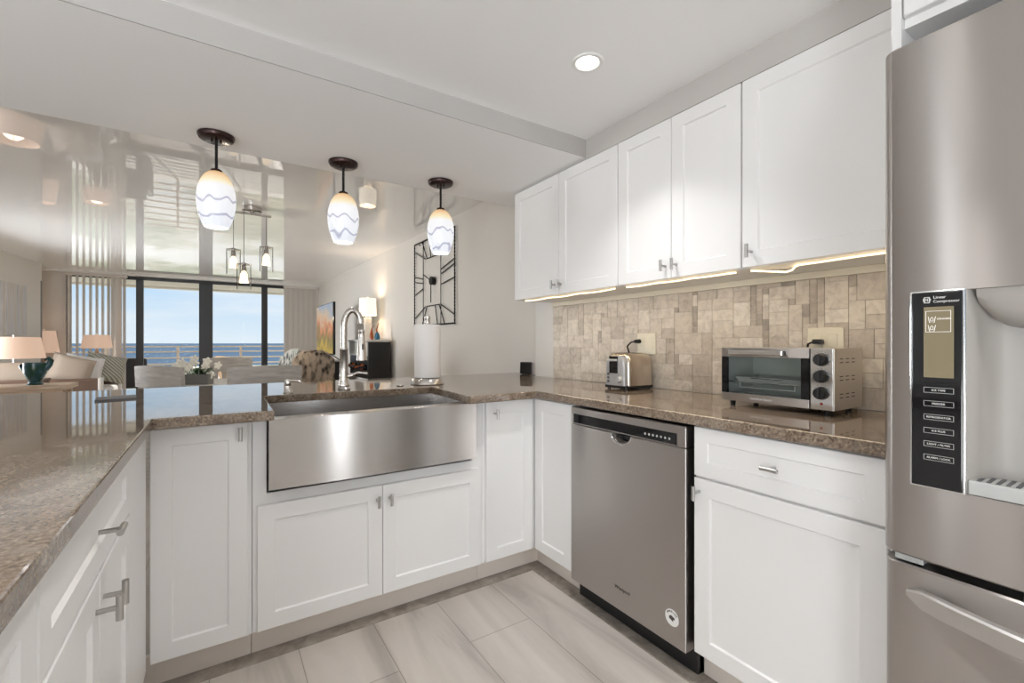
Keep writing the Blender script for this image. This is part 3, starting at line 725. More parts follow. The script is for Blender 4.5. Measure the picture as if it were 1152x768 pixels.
# ------------------------------------------------------------------ refrigerator
XF = 1.20
t = thing('refrigerator', 'stainless steel french-door refrigerator with in-door water dispenser', 'refrigerator', (1.55, -.07, 0))
MB().box(1.275, 1.94, -.525, .383, .02, 1.765, .004).obj('body', M['steel_side'], t)
def fridge_door(name, y0, y1, z0, z1, hole=None):
    mb = MB(); bm = mb.bm; R_ = .022
    ys = [y0 + R_ * (1 - math.cos(PI / 2 * k / 5)) for k in range(6)]
    inner = sorted(set([y0 + R_ + (y1 - y0 - 2 * R_) * k / 18 for k in range(19)] + ([hole[0], hole[1]] if hole else [])))
    ys = ys + [q for q in inner if q > y0 + R_ + 1e-4 and q < y1 - R_ - 1e-4] + [y1 - R_ * (1 - math.cos(PI / 2 * k / 5)) for k in range(5, -1, -1)]
    yc, hw = (y0 + y1) / 2, (y1 - y0) / 2
    def xf(y_):
        d = min(y_ - y0, y1 - y_); x_ = XF + .012 * ((y_ - yc) / hw) ** 2 - .008
        if d < R_: x_ += R_ * (1 - math.sqrt(max(0, 1 - ((R_ - d) / R_) ** 2)))
        return x_
    zs = [z0, z0 + .004] + ([hole[2], hole[3]] if hole else []) + [z1 - .004, z1]
    gv = {}
    for i, y_ in enumerate(ys):
        for j, z_ in enumerate(zs):
            gv[i, j] = bm.verts.new((xf(y_) + (.004 if j in (0, len(zs) - 1) else 0), y_, z_))
    for i in range(len(ys) - 1):
        for j in range(len(zs) - 1):
            if hole and hole[0] - 1e-5 <= ys[i] and ys[i + 1] <= hole[1] + 1e-5 and hole[2] - 1e-5 <= zs[j] and zs[j + 1] <= hole[3] + 1e-5: continue
            bm.faces.new((gv[i, j], gv[i + 1, j], gv[i + 1, j + 1], gv[i, j + 1]))
    XB = 1.272
    bl, br_ = bm.verts.new((XB, y0, z0)), bm.verts.new((XB, y1, z0)); tl, tr = bm.verts.new((XB, y0, z1)), bm.verts.new((XB, y1, z1))
    L = len(zs) - 1; N = len(ys) - 1
    bm.faces.new([gv[0, j] for j in range(L, -1, -1)] + [bl, tl]); bm.faces.new([gv[N, j] for j in range(L + 1)] + [tr, br_])
    bm.faces.new([gv[i, 0] for i in range(N + 1)] + [br_, bl]); bm.faces.new([gv[i, L] for i in range(N, -1, -1)] + [tl, tr])
    if hole: pass
    else: bm.faces.new((bl, br_, tr, tl))
    return mb.obj(name, M['steel_f'], t, angle=20), xf
H = (.030, .2475, .866, 1.256)
dl, xf = fridge_door('door', -.069, .381, .712, 1.775, H)
dr, _ = fridge_door('door', -.523, -.073, .712, 1.775)
for y_ in (-.045, -.097):
    MB().tube([(1.185, y_, .85), (1.150, y_, .88), (1.146, y_, 1.2), (1.150, y_, 1.62), (1.185, y_, 1.65)], .011, 12).obj('handle', M['steel_y'], dl if y_ > -.07 else dr)
fz = fridge_door('freezer_drawer', -.523, .379, .06, .694)[0]
mb = MB(); rings = []
for k in range(31):
    u_ = -1 + 2 * k / 30; y_ = -.07 + .408 * u_
    x_ = 1.193 - .088 * (1 - u_ * u_) ** .8; e_ = .012 * max(0, abs(u_) - .93) / .07
    rings.append([mb.bm.verts.new((a_, y_, z_)) for a_, z_ in ((x_, .622 + e_), (x_, .653 - e_), (x_ + .004, .657 - e_), (x_ + .018, .657 - e_), (x_ + .018, .620 + e_), (x_ + .003, .620 + e_))])
for a_, b_ in zip(rings, rings[1:]):
    for k in range(6): mb.bm.faces.new((a_[k], a_[(k + 1) % 6], b_[(k + 1) % 6], b_[k]))
mb.bm.faces.new(rings[0]); mb.bm.faces.new(rings[-1][::-1])
mb.obj('handle', mat('handle_satin_steel', (.66, .645, .63), .28, .9), fz, label='bowed satin steel handle')
MB().box(1.262, 1.30, -.52, .378, .692, .714).obj('gasket', M['black'], t, label='black gap between doors and freezer drawer')
MB().box(1.212, 1.26, .315, .362, .6965, .7095, .002).obj('hinge', M['lgrey'], t)
# dispenser
dp = MB(); bm = dp.bm
y0, y1, z0, z1 = H; xi = 1.266
xo0, xo1 = xf(y1), xf(y0)
# recess shell: side walls curve into a rounded back
def rec(z_):
    pts = [(xf(y1) - .001, y1), (1.222, y1 - .012), (1.245, y1 - .022), (1.258, y1 - .04), (xi, y1 - .07), (xi, (y0 + y1) / 2), (xi, y0 + .07), (1.258, y0 + .04), (1.245, y0 + .022), (1.222, y0 + .012), (xf(y0) - .001, y0)]
    return [bm.verts.new((a, b_, z_)) for a, b_ in pts]
ra, rb = rec(z0), rec(z1)
for k in range(len(ra) - 1): bm.faces.new((ra[k], ra[k + 1], rb[k + 1], rb[k]))
bm.faces.new(ra); bm.faces.new(rb)
dp = dp.obj('dispenser_recess', M['recess'], dl)
dp2 = MB()
prof = [(1.198, 1.2555), (1.202, 1.225), (1.212, 1.205), (1.232, 1.188), (1.262, 1.180), (1.264, 1.2555)]
n_ = 12
rings = []
for k in range(n_ + 1):
    f = k / n_; y_ = (y1 - .012) + (y0 + .024 - y1) * f; sc_ = 1 - .55 * abs(2 * f - 1) ** 5
    rings.append([dp2.bm.verts.new((a, y_, 1.2555 - (1.2555 - b_) * sc_)) for a, b_ in prof])
for a, b_ in zip(rings, rings[1:]):
    for k in range(len(prof)): dp2.bm.faces.new((a[k], a[(k + 1) % 6], b_[(k + 1) % 6], b_[k]))
dp2.bm.faces.new(rings[0]); dp2.bm.faces.new(rings[-1][::-1])
dp2.obj('spout_housing', M['recess'], dl)
mb = MB().box(1.193, 1.262, y0 + .002, y1 - .002, .867, .8935, .002)
mb.obj('drip_tray', M['lgrey'], dl)
mb = MB()
for k in range(16): mb.box(1.200, 1.255, y0 + .012 + k * .0125, y0 + .018 + k * .0125, .8932, .8945)
mb.obj('drip_grille', M['dgrey'], [c for c in dl.children if c.name.startswith('drip_tray')][0])
cpn = MB().box(XF - .0095, XF + .004, .2515, .3290, .866, 1.2555, .003).obj('control_panel', M['blackg'], dl, label='glossy black touch panel')
MB().box(XF - .0085, XF + .004, .2485, .3315, .8635, 1.2580, .002).obj('bezel', M['chrome'], dl)
XP = XF - .0100
MB().box(XP, XP + .002, .2645, .309, 1.085, 1.225).obj('screen', M['lcd'], cpn, label='dim olive display')
scr = [c for c in cpn.children if c.name.startswith('screen')][0]
def outline(y0_, y1_, z0_, z1_, th=.0007):
    return MB().box(XP - .0005, XP + .0004, y0_, y1_, z0_, z0_ + th).box(XP - .0005, XP + .0004, y0_, y1_, z1_ - th, z1_).box(XP - .0005, XP + .0004, y0_, y0_ + th, z0_, z1_).box(XP - .0005, XP + .0004, y1_ - th, y1_, z0_, z1_)
outline(.2685, .306, 1.175, 1.217).obj('display_border', M['lcdw'], scr)
lettering('CRUSHED', .0045, (XP - .0004, .2890, 1.201), (0, -1, 0), (0, 0, 1), M['lcdw'], scr)
for z_ in (1.200, 1.183):
    MB().tube([(XP - .0004, .302, z_ + .006), (XP - .0004, .300, z_ - .006), (XP - .0004, .293, z_ - .006), (XP - .0004, .291, z_ + .006)], .0005, 6).tube([(XP - .0004, .2985, z_ - .003), (XP - .0004, .2985, z_ + .002), (XP - .0004, .2965, z_ + .005), (XP - .0004, .2945, z_ + .002), (XP - .0004, .2945, z_ - .003), (XP - .0004, .2985, z_ - .003)], .0005, 6).obj('cup_icon', M['lcdw'], scr)
outline(.2995, .3085, 1.233, 1.245, .0012).obj('logo_badge', M['print'], cpn)
lettering('DD', .0085, (XP - .0004, .304, 1.239), (0, -1, 0), (0, 0, 1), M['print'], cpn, align='CENTER')
lettering('Linear', .0075, (XP - .0004, .2945, 1.2435), (0, -1, 0), (0, 0, 1), M['print'], cpn)
lettering('Compressor', .0075, (XP - .0004, .2945, 1.2355), (0, -1, 0), (0, 0, 1), M['print'], cpn)
for k, tx in enumerate(['ICE TYPE', 'FREEZER', 'REFRIGERATOR', 'ICE PLUS', 'LIGHT / FILTER', 'ALARM / LOCK']):
    z_ = 1.0600 - k * .0268
    b_ = outline(.2645, .309, z_ - .0055, z_ + .0055).obj('button', M['lgrey'], cpn)
    lettering(tx, .0052, (XP - .0004, .2868, z_), (0, -1, 0), (0, 0, 1), M['print'], b_, align='CENTER')
MB().cyl((1.24, .14, 1.18), (1.235, .14, 1.15), .016, .012, 16).obj('spout', M['dgrey'], dl)

# ------------------------------------------------------------------ toaster oven
def oven():
    t = thing('toaster_oven', 'stainless steel toaster oven with glass door and three black knobs', 'toaster oven', (1.77, .85, ZC))
    X0, X1, Y0, Y1, Z0, Z1 = 1.660, 1.885, .652, 1.038, .932, 1.137
    ym = .722
    mb = MB()
    mb.box(X0 + .006, X1, Y0, ym, Z0, Z1, .003)                       # control side
    mb.box(X0 + .012, X1, ym, Y1, Z1 - .006, Z1, .002).box(X0 + .012, X1, ym, Y1, Z0, Z0 + .008, .002).box(X0 + .012, X1, Y1 - .006, Y1, Z0, Z1, .002).box(X1 - .008, X1, ym, Y1, Z0, Z1)
    sh_ = mb.obj('body', mat('oven_shell_steel', (.62, .58, .53), .3, .85), t)
    for r_ in range(3):
        for k in range(3):
            zz = Z0 + .040 + r_ * .058; xx = X0 + .045 + k * .045
            for dz in (0, .012): MB().box(xx, xx + .024, Y0 - .0006, Y0 + .001, zz + dz, zz + dz + .003).obj('vent_slot', M['black'], t)
    M_in = mat('oven_inside', (.55, .57, .54), .4, .2)
    mb = MB().box(X1 - .012, X1 - .009, ym + .002, Y1 - .007, Z0 + .009, Z1 - .007).box(X0 + .02, X1 - .012, ym, ym + .003, Z0 + .009, Z1 - .007).box(X0 + .02, X1 - .012, Y1 - .009, Y1 - .0065, Z0 + .009, Z1 - .007)
    mb.obj('cavity_lining', M_in, t)
    mb = MB().box(X0, X0 + .011, ym + .002, Y1, Z1 - .036, Z1 - .001, .002).box(X0, X0 + .011, ym + .002, Y1, Z0 + .001, Z0 + .031, .002)
    d = mb.obj('door', M['steel_y'], t)
    for a_, b2 in ((Y1 - .024, Y1 - .001), (ym + .003, ym + .028)): MB().box(X0 + .001, X0 + .011, a_, b2, Z0 + .031, Z1 - .036).obj('black_border', M['blackg'], d)
    MB().box(X0 + .003, X0 + .006, ym + .027, Y1 - .023, Z0 + .030, Z1 - .035).obj('glass', M['ovenglass'], d)
    hz = Z1 - .019
    MB().box(X0 - .030, X0 - .020, ym + .075, Y1 - .045, hz - .009, hz + .009, .003).obj('handle', M['chrome'], d)
    for y_ in (ym + .085, Y1 - .055): MB().box(X0 - .024, X0 + .001, y_ - .008, y_ + .008, hz - .007, hz + .007, .002).obj('handle_bracket', M['black'], d)
    lettering('Hamilton Beach', .0125, (X0 - .0004, .925, Z0 + .016), (0, -1, 0), (0, 0, 1), M['print'], d)
    cp = MB().box(X0, X0 + .0065, Y0 + .002, ym - .002, Z0 + .001, Z1 - .001, .002).obj('control_panel', M['chrome'], t)
    for z_ in (1.099, 1.044, .989):
        y_ = (Y0 + ym) / 2
        k_ = MB().lathe([(0, .020), (.017, .020), (.0195, .016), (.0215, .004), (.022, 0)], (X0, y_, z_), 28, axis=(-1, 0, 0)).box(X0 - .026, X0 - .018, y_ - .0035, y_ + .0035, z_ - .017, z_ + .017, .002).obj('knob', M['black'], cp)
        mb = MB()
        for q in range(11):
            a = -.6 + q * (PI + 1.2) / 10
            mb.box(-.0004, .0004, -.0006, .0006, .025, .0275, 0, 2, Matrix.Translation((X0 - .0004, y_, z_)) @ Matrix.Rotation(a - PI / 2, 4, 'X'))
        mb.obj('dial_marks', M['printd'], cp)
    MB().lathe([(0, .002), (.004, .002), (.0045, 0)], (X0, Y0 + .035, Z0 + .022), 14, axis=(-1, 0, 0)).obj('power_light', mat('red_lens', (.35, .03, .03), .2), cp)
    mb = MB()
    for k in range(9): mb.cyl((X0 + .03, ym + .01 + .0345 * k, 1.005), (X1 - .015, ym + .01 + .0345 * k, 1.005), .0014, n=6)
    mb.cyl((X0 + .028, ym + .006, 1.005), (X0 + .028, Y1 - .012, 1.005), .0022, n=8).cyl((X1 - .02, ym + .006, 1.005), (X1 - .02, Y1 - .012, 1.005), .002, n=8)
    mb.cyl((X0 + .028, Y1 - .06, 1.005), (X0 + .028, Y1 - .06, .985), .002, n=8).cyl((X0 + .028, ym + .06, 1.005), (X0 + .028, ym + .06, .985), .002, n=8).cyl((X0 + .028, ym + .06, .985), (X0 + .028, Y1 - .06, .985), .002, n=8)
    mb.obj('rack', M['chrome'], t)
    mb = MB()
    for z_ in (.955,):
        for x_ in (X0 + .06, X0 + .14): mb.cyl((x_, ym + .004, z_), (x_, Y1 - .01, z_), .004, n=8)
    mb.obj('heating_element', M['lgrey'], t)
    for x_ in (X0 + .03, X1 - .03):
        for y_ in (Y0 + .03, Y1 - .03): MB().cyl((x_, y_, ZC), (x_, y_, Z0 + .001), .0085, .011, 14).obj('foot', M['black'], t)
    tr = thing('baking_tray', 'shallow metal baking tray on the rack inside the toaster oven', 'tray', (1.765, .90, 1.007))
    mb = MB(); bm = mb.bm
    def rg(i, z_): return [bm.verts.new(q) for q in ((X0 + .034 + i, ym + .035 + i, z_), (X1 - .022 - i, ym + .035 + i, z_), (X1 - .022 - i, Y1 - .035 - i, z_), (X0 + .034 + i, Y1 - .035 - i, z_))]
    rs = [rg(0, 1.024), rg(.003, 1.024), rg(.012, 1.0078), rg(.010, 1.0066), rg(.001, 1.022)]
    for a, b_ in zip(rs[:3], rs[1:3]):
        for k in range(4): bm.faces.new((a[k], a[(k + 1) % 4], b_[(k + 1) % 4], b_[k]))
    bm.faces.new(rs[2])
    for k in range(4): bm.faces.new((rs[3][k], rs[3][(k + 1) % 4], rs[4][(k + 1) % 4], rs[4][k]))
    bm.faces.new(rs[3])
    mb.obj('pan', M['lgrey'], tr)
    MB().cyl((X0 + .029, ym + .10, 1.022), (X0 + .029, Y1 - .10, 1.022), .003, n=8).obj('rim_bar', M['chrome'], tr)
oven()

# ------------------------------------------------------------------ toaster
def toaster():
    t = thing('toaster', 'stainless steel two-slice toaster with black lever end, plugged in by the backsplash', 'toaster', (1.82, 1.66, ZC))
    X0, X1, Y0, Y1 = 1.715, 1.925, 1.582, 1.738
    zb, zt = ZC + .022, 1.101
    def sect(x_, ins, top):
        r_ = .042; pts = []
        for (cy_, a0) in ((Y1 - ins - r_, 0), (Y0 + ins + r_, PI / 2)):
            for k in range(7):
                a = a0 + PI / 2 * k / 6
                pts.append((x_, cy_ + r_ * math.cos(a), top - r_ + r_ * math.sin(a)))
        return [(x_, Y1 - ins + .004, zb)] + pts + [(x_, Y0 + ins - .004, zb)]
    mb = MB(); bm = mb.bm
    secs = [(X0 + .022, .010, zt - .010), (X0 + .028, .004, zt - .004), (X0 + .040, 0, zt), (X1 - .03, 0, zt), (X1 - .010, .006, zt - .006), (X1, .018, zt - .02)]
    rings = [[bm.verts.new(q) for q in sect(*s_)] for s_ in secs]
    n_ = len(rings[0])
    for a, b_ in zip(rings, rings[1:]):
        for k in range(n_): bm.faces.new((a[k], a[(k + 1) % n_], b_[(k + 1) % n_], b_[k]))
    bm.faces.new(rings[0]); bm.faces.new(rings[-1][::-1])
    mb.obj('shell', mat('toaster_steel', (.58, .50, .42), .25, 1.0), t)
    mb = MB(); bm = mb.bm
    secs = [(X0, .022, zt - .020), (X0 + .004, .016, zt - .014), (X0 + .0215, .011, zt - .011)]
    rings = [[bm.verts.new(q) for q in sect(*s_)] for s_ in secs]
    for a, b_ in zip(rings, rings[1:]):
        for k in range(n_): bm.faces.new((a[k], a[(k + 1) % n_], b_[(k + 1) % n_], b_[k]))
    bm.faces.new(rings[0]); bm.faces.new(rings[-1][::-1])
    e_ = mb.obj('end_cap', mat('toaster_end_silver', (.52, .52, .53), .3, .6), t)
    MB().box(X0 - .003, X0 + .004, 1.637, 1.697, .998, 1.088, .003, 3).obj('lever_recess', M['blackg'], e_)
    MB().box(X0 - .024, X0 + .0, 1.640, 1.695, 1.060, 1.072, .004, 3).obj('lever', M['lgrey'], e_)
    MB().lathe([(0, .016), (.012, .016), (.015, .012), (.0165, 0)], (X0, 1.622, .968), 24, axis=(-1, 0, 0)).obj('browning_knob', M['lgrey'], e_)
    for k in range(3): MB().box(X0 - .003, X0 + .002, 1.697, 1.711, .950 + k * .019, .962 + k * .019, .002).obj('button', M['dgrey'], e_)
    MB().box(X0 + .004, X1 - .004, Y0 + .004, Y1 - .004, ZC + .008, zb + .002, .003).obj('base', M['black'], t)
    for x_ in (X0 + .02, X1 - .02):
        for y_ in (Y0 + .02, Y1 - .02): MB().cyl((x_, y_, ZC), (x_, y_, ZC + .009), .009, n=12).obj('foot', M['black'], t)
    for y_ in (1.625, 1.675): MB().box(X0 + .05, X1 - .04, y_, y_ + .022, zt - .002, zt + .0008).obj('slot', M['black'], t)
    MB().tube([(X1 - .002, 1.70, .95), (1.943, 1.72, .955), (1.945, 1.76, 1.02), (1.942, 1.77, 1.10), (1.925, 1.768, 1.135), (1.918, 1.735, 1.157), (1.925, 1.708, 1.163)], .0042, 8).cyl((1.9555, 1.697, 1.164), (1.918, 1.710, 1.162), .012, .009, 12).obj('power_cord', M['black'], t)
toaster()
def outlet(label, yc, zc, plug=False):
    t = thing('outlet_plate', label, 'outlet', (1.955, yc, zc))
    MB().box(1.9490, 1.9545, yc - .062, yc + .062, zc - .058, zc + .058, .003).obj('cover_plate', M['cream'], t)
    for dz in (-.022, .022):
        MB().box(1.9475, 1.9500, yc + .010, yc + .042, zc + dz - .014, zc + dz + .014, .002).obj('socket', M['cream'], t)
    MB().box(1.9470, 1.9500, yc - .042, yc - .012, zc - .033, zc + .033, .002).obj('switch', M['cream'], t)
    return t
outlet('almond outlet plate above the toaster with a black plug in it', 1.655, 1.150)
outlet('almond outlet plate half hidden behind the toaster oven', .795, 1.155)
t = thing('power_cord', 'short black cord plugged into the outlet behind the toaster oven', 'cord', (1.945, .80, 1.16))
MB().box(1.918, 1.9465, .795, .828, 1.150, 1.168, .004).obj('plug', M['black'], t)
MB().tube([(1.925, .825, 1.158), (1.922, .842, 1.150), (1.922, .845, 1.12), (1.925, .84, 1.0), (1.92, .80, .93), (1.905, .78, .922)], .004, 8).obj('cable', M['black'], t)

# ------------------------------------------------------------------ under-cabinet light rope
def rope(label, pts, power, ya_, yb):
    o = MB().tube(pts, .0034, 8).obj('led_light_strip', M['rope']); tag(o, label, 'light strip')
    l = bpy.data.lights.new('strip_glow', 'AREA'); l.shape = 'RECTANGLE'; l.size = .02; l.size_y = abs(yb - ya_); l.energy = power; l.color = (1, .82, .56)
    q = bpy.data.objects.new('strip_glow', l); C.objects.link(q); q.location = (1.70, (ya_ + yb) / 2, UB - .012); q.rotation_euler = (0, 0, 0); q.parent = o
random.seed(3)
p1 = [(1.672 + .004 * math.sin(k * .9), 2.40 - k * .0415, UB - .006 - .003 * abs(math.sin(k * .5))) for k in range(20)]
rope('warm glowing light strip under the far left wall cabinet', p1, .8, 2.40, 1.62)
p2 = [(1.672 + .003 * math.sin(k), 1.54 - k * .0395, UB - .006 - .002 * abs(math.sin(k * .7))) for k in range(15)]
rope('warm glowing light strip under the middle wall cabinet', p2, .7, 1.55, 1.0)
p3 = [(1.676, .93, UB - .007), (1.70, .90, UB - .010), (1.735, .875, UB - .012), (1.77, .850, UB - .014), (1.765, .825, UB - .010), (1.72, .795, UB - .006), (1.695, .77, UB - .006), (1.688, .70, UB - .007), (1.684, .6, UB - .006), (1.684, .5, UB - .006), (1.684, .43, UB - .006)]
rope('warm glowing light strip with a bent kink under the wall cabinet by the refrigerator', p3, .7, .93, .45)

# ------------------------------------------------------------------ pendants over the sink
def pendant():
    t = thing('pendant_light', '', 'pendant light', (0, 0, ZS))
    MB().lathe([(0, -.026), (.058, -.026), (.071, -.020), (.076, -.010), (.076, -.001), (0, -.0005)], (0, 0, 0), 40).obj('canopy', M['bronze'], t, local=True)
    MB().cyl((0, 0, -.165), (0, 0, -.024), .0065, n=14).cyl((.018, 0, -.036), (.018, 0, -.024), .004, n=8).cyl((-.018, 0, -.036), (-.018, 0, -.024), .004, n=8).obj('rod', M['iron'], t, local=True)
    MB().lathe([(0, -.158), (.016, -.160), (.024, -.166), (.024, -.176), (0, -.177)], (0, 0, 0), 20).obj('socket_cap', M['bronze'], t, local=True)
    pr = [(.018, -.172), (.036, -.180), (.052, -.196), (.067, -.225), (.077, -.262), (.081, -.300), (.079, -.340), (.070, -.385), (.058, -.420), (.050, -.438)]
    mb = MB().lathe(pr + [(.046, -.436), (.064, -.385), (.074, -.340), (.0765, -.300), (.072, -.262), (.048, -.2)], (0, 0, 0), 40)
    mb.obj('glass_shade', M['pend'], t, local=True)
    MB().ball((0, 0, -.30), .026, (1, 1, 1.3)).obj('bulb', M['lampw'], t, local=True)
    l = bpy.data.lights.new('pendant_glow', 'POINT'); l.energy = 3.0; l.color = (1, .93, .84); l.shadow_soft_size = .03
    q = bpy.data.objects.new('pendant_glow', l); C.objects.link(q); q.location = (0, 0, -.40); q.parent = t
    return t
p0 = pendant()
for i, (x_, y_, lab) in enumerate([(.0, 2.56, 'swirled art-glass pendant light left of the faucet, nearest the peninsula'), (.579, 2.565, 'swirled art-glass pendant light straight above the faucet, middle of three'), (1.145, 2.548, 'swirled art-glass pendant light above the paper towels, in front of the wall clock')]):
    o = p0 if i == 0 else copy_tree(p0)
    o.location = (x_, y_, ZS); o['label'] = lab; o['group'] = 'pendant lights over the sink'; o.rotation_euler = (0, 0, i * 1.3)

# ------------------------------------------------------------------ recessed ceiling lights
def can():
    t = thing('recessed_light', 'round white recessed ceiling light shining above the dishwasher', 'ceiling light', (1.193, 1.296, ZK))
    MB().lathe([(.040, -.0015), (.046, -.006), (.058, -.005), (.061, -.001), (.061, .0)], (0, 0, 0), 40).obj('trim_ring', M['white'], t, local=True)
    MB().lathe([(0, -.003), (.041, -.003)], (0, 0, 0), 32).obj('lens', M['lampw'], t, local=True)
    disc_light('can_beam', (1.193, 1.296, ZK - .012), .10, KITCHEN_LAMP, parent=t, spread=1.75)
    return t
c0 = can()
for (x_, y_, lab) in [(.30, .55, 'added unseen round white recessed ceiling light over the middle of the kitchen floor'), (.95, -.45, 'added unseen round white recessed ceiling light in front of the refrigerator'), (-.4, -.75, 'added unseen round white recessed ceiling light behind the camera')]:
    c = copy_tree(c0); c.location = (x_, y_, ZK); c['label'] = lab  # copies out of view are added to brighten the kitchen

# ------------------------------------------------------------------ wall clock
def yclk(): return None
def clock():
    # hung on the living-room wall, which leans in a little towards the window
    ang = math.atan2(1.93 - 2.05, 11.05 - 2.691)
    yc = 4.66; xc = 2.05 + (yc - 2.691) * (1.93 - 2.05) / (11.05 - 2.691)
    t = thing('wall_clock', 'square open black wire wall clock on the living room wall', 'clock', (xc, yc, 1.84))
    RT = Matrix.Rotation(-ang, 4, 'Z')
    W2, H2 = .53, .485
    def P(u_, v_, d=.02): return RT @ Vector((-d, -u_, v_))
    def bar(mb, a, b_, r_=.0075, d=.02): mb.cyl(P(*a, d), P(*b_, d), r_, n=8)
    def beaded(mb, a, b_, r_):
        bar(mb, a, b_, r_ * .7)
        n_ = int(math.dist(a, b_) / .035)
        for k in range(n_ + 1):
            f = k / max(1, n_); mb.ball(P(a[0] + (b_[0] - a[0]) * f, a[1] + (b_[1] - a[1]) * f), r_, (1, 1, 1), 8, 6)
    mb = MB(); cs = [(-W2, -H2), (W2, -H2), (W2, H2), (-W2, H2)]
    for k in range(4): beaded(mb, cs[k], cs[(k + 1) % 4], .010)
    mb.obj('outer_frame', M['iron'], t, local=True)
    mb = MB(); w_, h_, q = .27, .27, .16
    oc = [(-q, -h_), (q, -h_), (q, h_), (-q, h_)]
    beaded(mb, (-q, h_), (q, h_), .007); beaded(mb, (-q, -h_), (q, -h_), .007)
    bar(mb, (-w_, -H2), (-w_, H2), .005); bar(mb, (w_ * .75, -H2), (w_ * .75, H2), .005)
    mb.obj('inner_frame', M['iron'], t, local=True)
    for (a, b_) in [((-q, h_), (-.30, H2)), ((q, h_), (.30, H2)), ((-q, -h_), (-.30, -H2)), ((q, -h_), (.30, -H2)), ((-q - .04, h_), (-W2, .40)), ((q + .04, h_), (W2, .40)), ((-q - .04, -h_), (-W2, -.40)), ((q + .04, -h_), (W2, -.40)), ((-w_, .05), (-W2, .10)), ((-w_, -.06), (-W2, -.12)), ((w_ * .75, .05), (W2, .12)), ((w_ * .75, -.06), (W2, -.02)), ((w_ * .75, .10), (W2, .17)), ((-w_, .0), (-W2, .04)), ((-.06, h_), (-.10, H2)), ((.06, -h_), (.12, -H2))]:
        mb = MB(); bar(mb, a, b_, .006); mb.obj('numeral_bar', M['iron'], t, local=True)
    MB().cyl(P(0, 0, .002), P(0, 0, .05), .045, .045, 20).obj('hub', M['iron'], t, local=True)
    for (b_) in [(.0, -.24), (-.20, .09)]:
        mb = MB(); bar(mb, (0, 0), b_, .006, .045); mb.obj('hand', M['iron'], t, local=True)
    for k in range(2):
        mb = MB()
        mb.cyl(P((-.4, .4)[k], H2 - .02, -.002), P((-.4, .4)[k], H2 - .02, .02), .006, n=8); mb.obj('hanger', M['iron'], t, local=True)
clock()

# ------------------------------------------------------------------ living room
# chandelier of three glass cylinders
def chandelier():
    cx, cy = .285, 4.94
    t = thing('cluster_pendant', 'three clear glass cylinder pendants hanging from one nickel canopy over the dining table', 'pendant light', (cx, cy, ZL))
    MB().lathe([(0, -.045), (.075, -.045), (.085, -.04), (.085, -.003), (0, -.002)], (cx, cy, ZL), 32).obj('canopy', M['nickel'], t)
    MB().box(cx - .16, cx + .16, cy - .012, cy + .012, ZL - .075, ZL - .055, .003).cyl((cx, cy, ZL - .058), (cx, cy, ZL - .04), .02, n=12).obj('arm', M['nickel'], t)
    for (dx, dy, z1) in ((-.07, -.05, 1.655), (-.15, .06, 1.80), (.12, .02, 1.845)):
        x_, y_ = cx + dx, cy + dy
        MB().cyl((x_, y_, z1 + .23), (x_, y_, ZL - .056), .0025, n=8).obj('cord', M['dgrey'], t)
        MB().cyl((x_, y_, z1 + .17), (x_, y_, z1 + .245), .022, .018, 16).cyl((x_, y_, z1 + .225), (x_, y_, z1 + .232), .055, n=24).obj('socket', M['nickel'], t)
        s_ = MB().lathe([(.056, .235), (.058, .235), (.058, 0), (.056, 0), (.056, .235)], (x_, y_, z1), 28).obj('glass_shade', M['jar'], t)
        MB().lathe([(.012, .17), (.030, .14), (.034, .09), (.038, .06), (0, .058)], (x_, y_, z1), 20).obj('bulb', emis('warm_bulb', (1, .80, .55), 1.5), s_)
    point_light('pendant_glow', (cx, cy, 1.60), 8, (1, .85, .65), .05, t)
chandelier()

def table_lamp(label, x_, y_, zb, z0, z1, r0, r1, shade, base='urn', power=6, bm_=None):
    t = thing('table_lamp', label, 'lamp', (x_, y_, zb))
    if base == 'urn':
        MB().lathe([(0, 0), (.075, 0), (.075, .012), (.03, .03), (.02, .05), (.045, .10), (.055, (z0 - zb) * .55), (.03, (z0 - zb) * .85), (.012, (z0 - zb)), (0, (z0 - zb) + .01)], (x_, y_, zb), 24).obj('base', bm_ or M['glassbase'], t)
    elif base == 'trap':
        mb = MB(); b_ = mb.bm; h_ = (z0 - zb) * .8
        lo = [b_.verts.new((x_ + a * .155, y_ + c_ * .08, zb)) for a, c_ in ((-1, -1), (1, -1), (1, 1), (-1, 1))]; hi = [b_.verts.new((x_ + a * .115, y_ + c_ * .06, zb + h_)) for a, c_ in ((-1, -1), (1, -1), (1, 1), (-1, 1))]
        for k in range(4): b_.faces.new((lo[k], lo[(k + 1) % 4], hi[(k + 1) % 4], hi[k]))
        b_.faces.new(lo[::-1]); b_.faces.new(hi); mb.obj('base', bm_ or M['glassbase'], t)
        MB().cyl((x_, y_, zb + h_), (x_, y_, z0 + .02), .008, n=10).obj('neck', M['chrome'], t)
    else:
        MB().box(x_ - .045, x_ + .045, y_ - .045, y_ + .045, zb, z0 - .03, .004).obj('base', bm_ or M['creamp'], t)
        MB().cyl((x_, y_, z0 - .031), (x_, y_, z0 + .02), .008, n=10).obj('neck', M['chrome'], t)
    MB().lathe([(r0, z0), (r1, z1), (r1 - .004, z1), (r0 - .004, z0), (r0, z0)], (x_, y_, 0), 40).obj('lamp_shade', shade, t, label='glowing fabric shade')
    MB().cyl((x_, y_, z0), (x_, y_, z1 + .015), .004, n=8).ball((x_, y_, z1 + .022), .010).obj('finial', M['chrome'], t)
    MB().ball((x_, y_, (z0 + z1) / 2), .028, (1, 1, 1.25)).obj('bulb', M['bulb'], t)
    point_light('lamp_glow', (x_, y_, (z0 + z1) / 2 + .02), power * .45, (1, .80, .60), min(.10, r1 * .7), t)
    return t
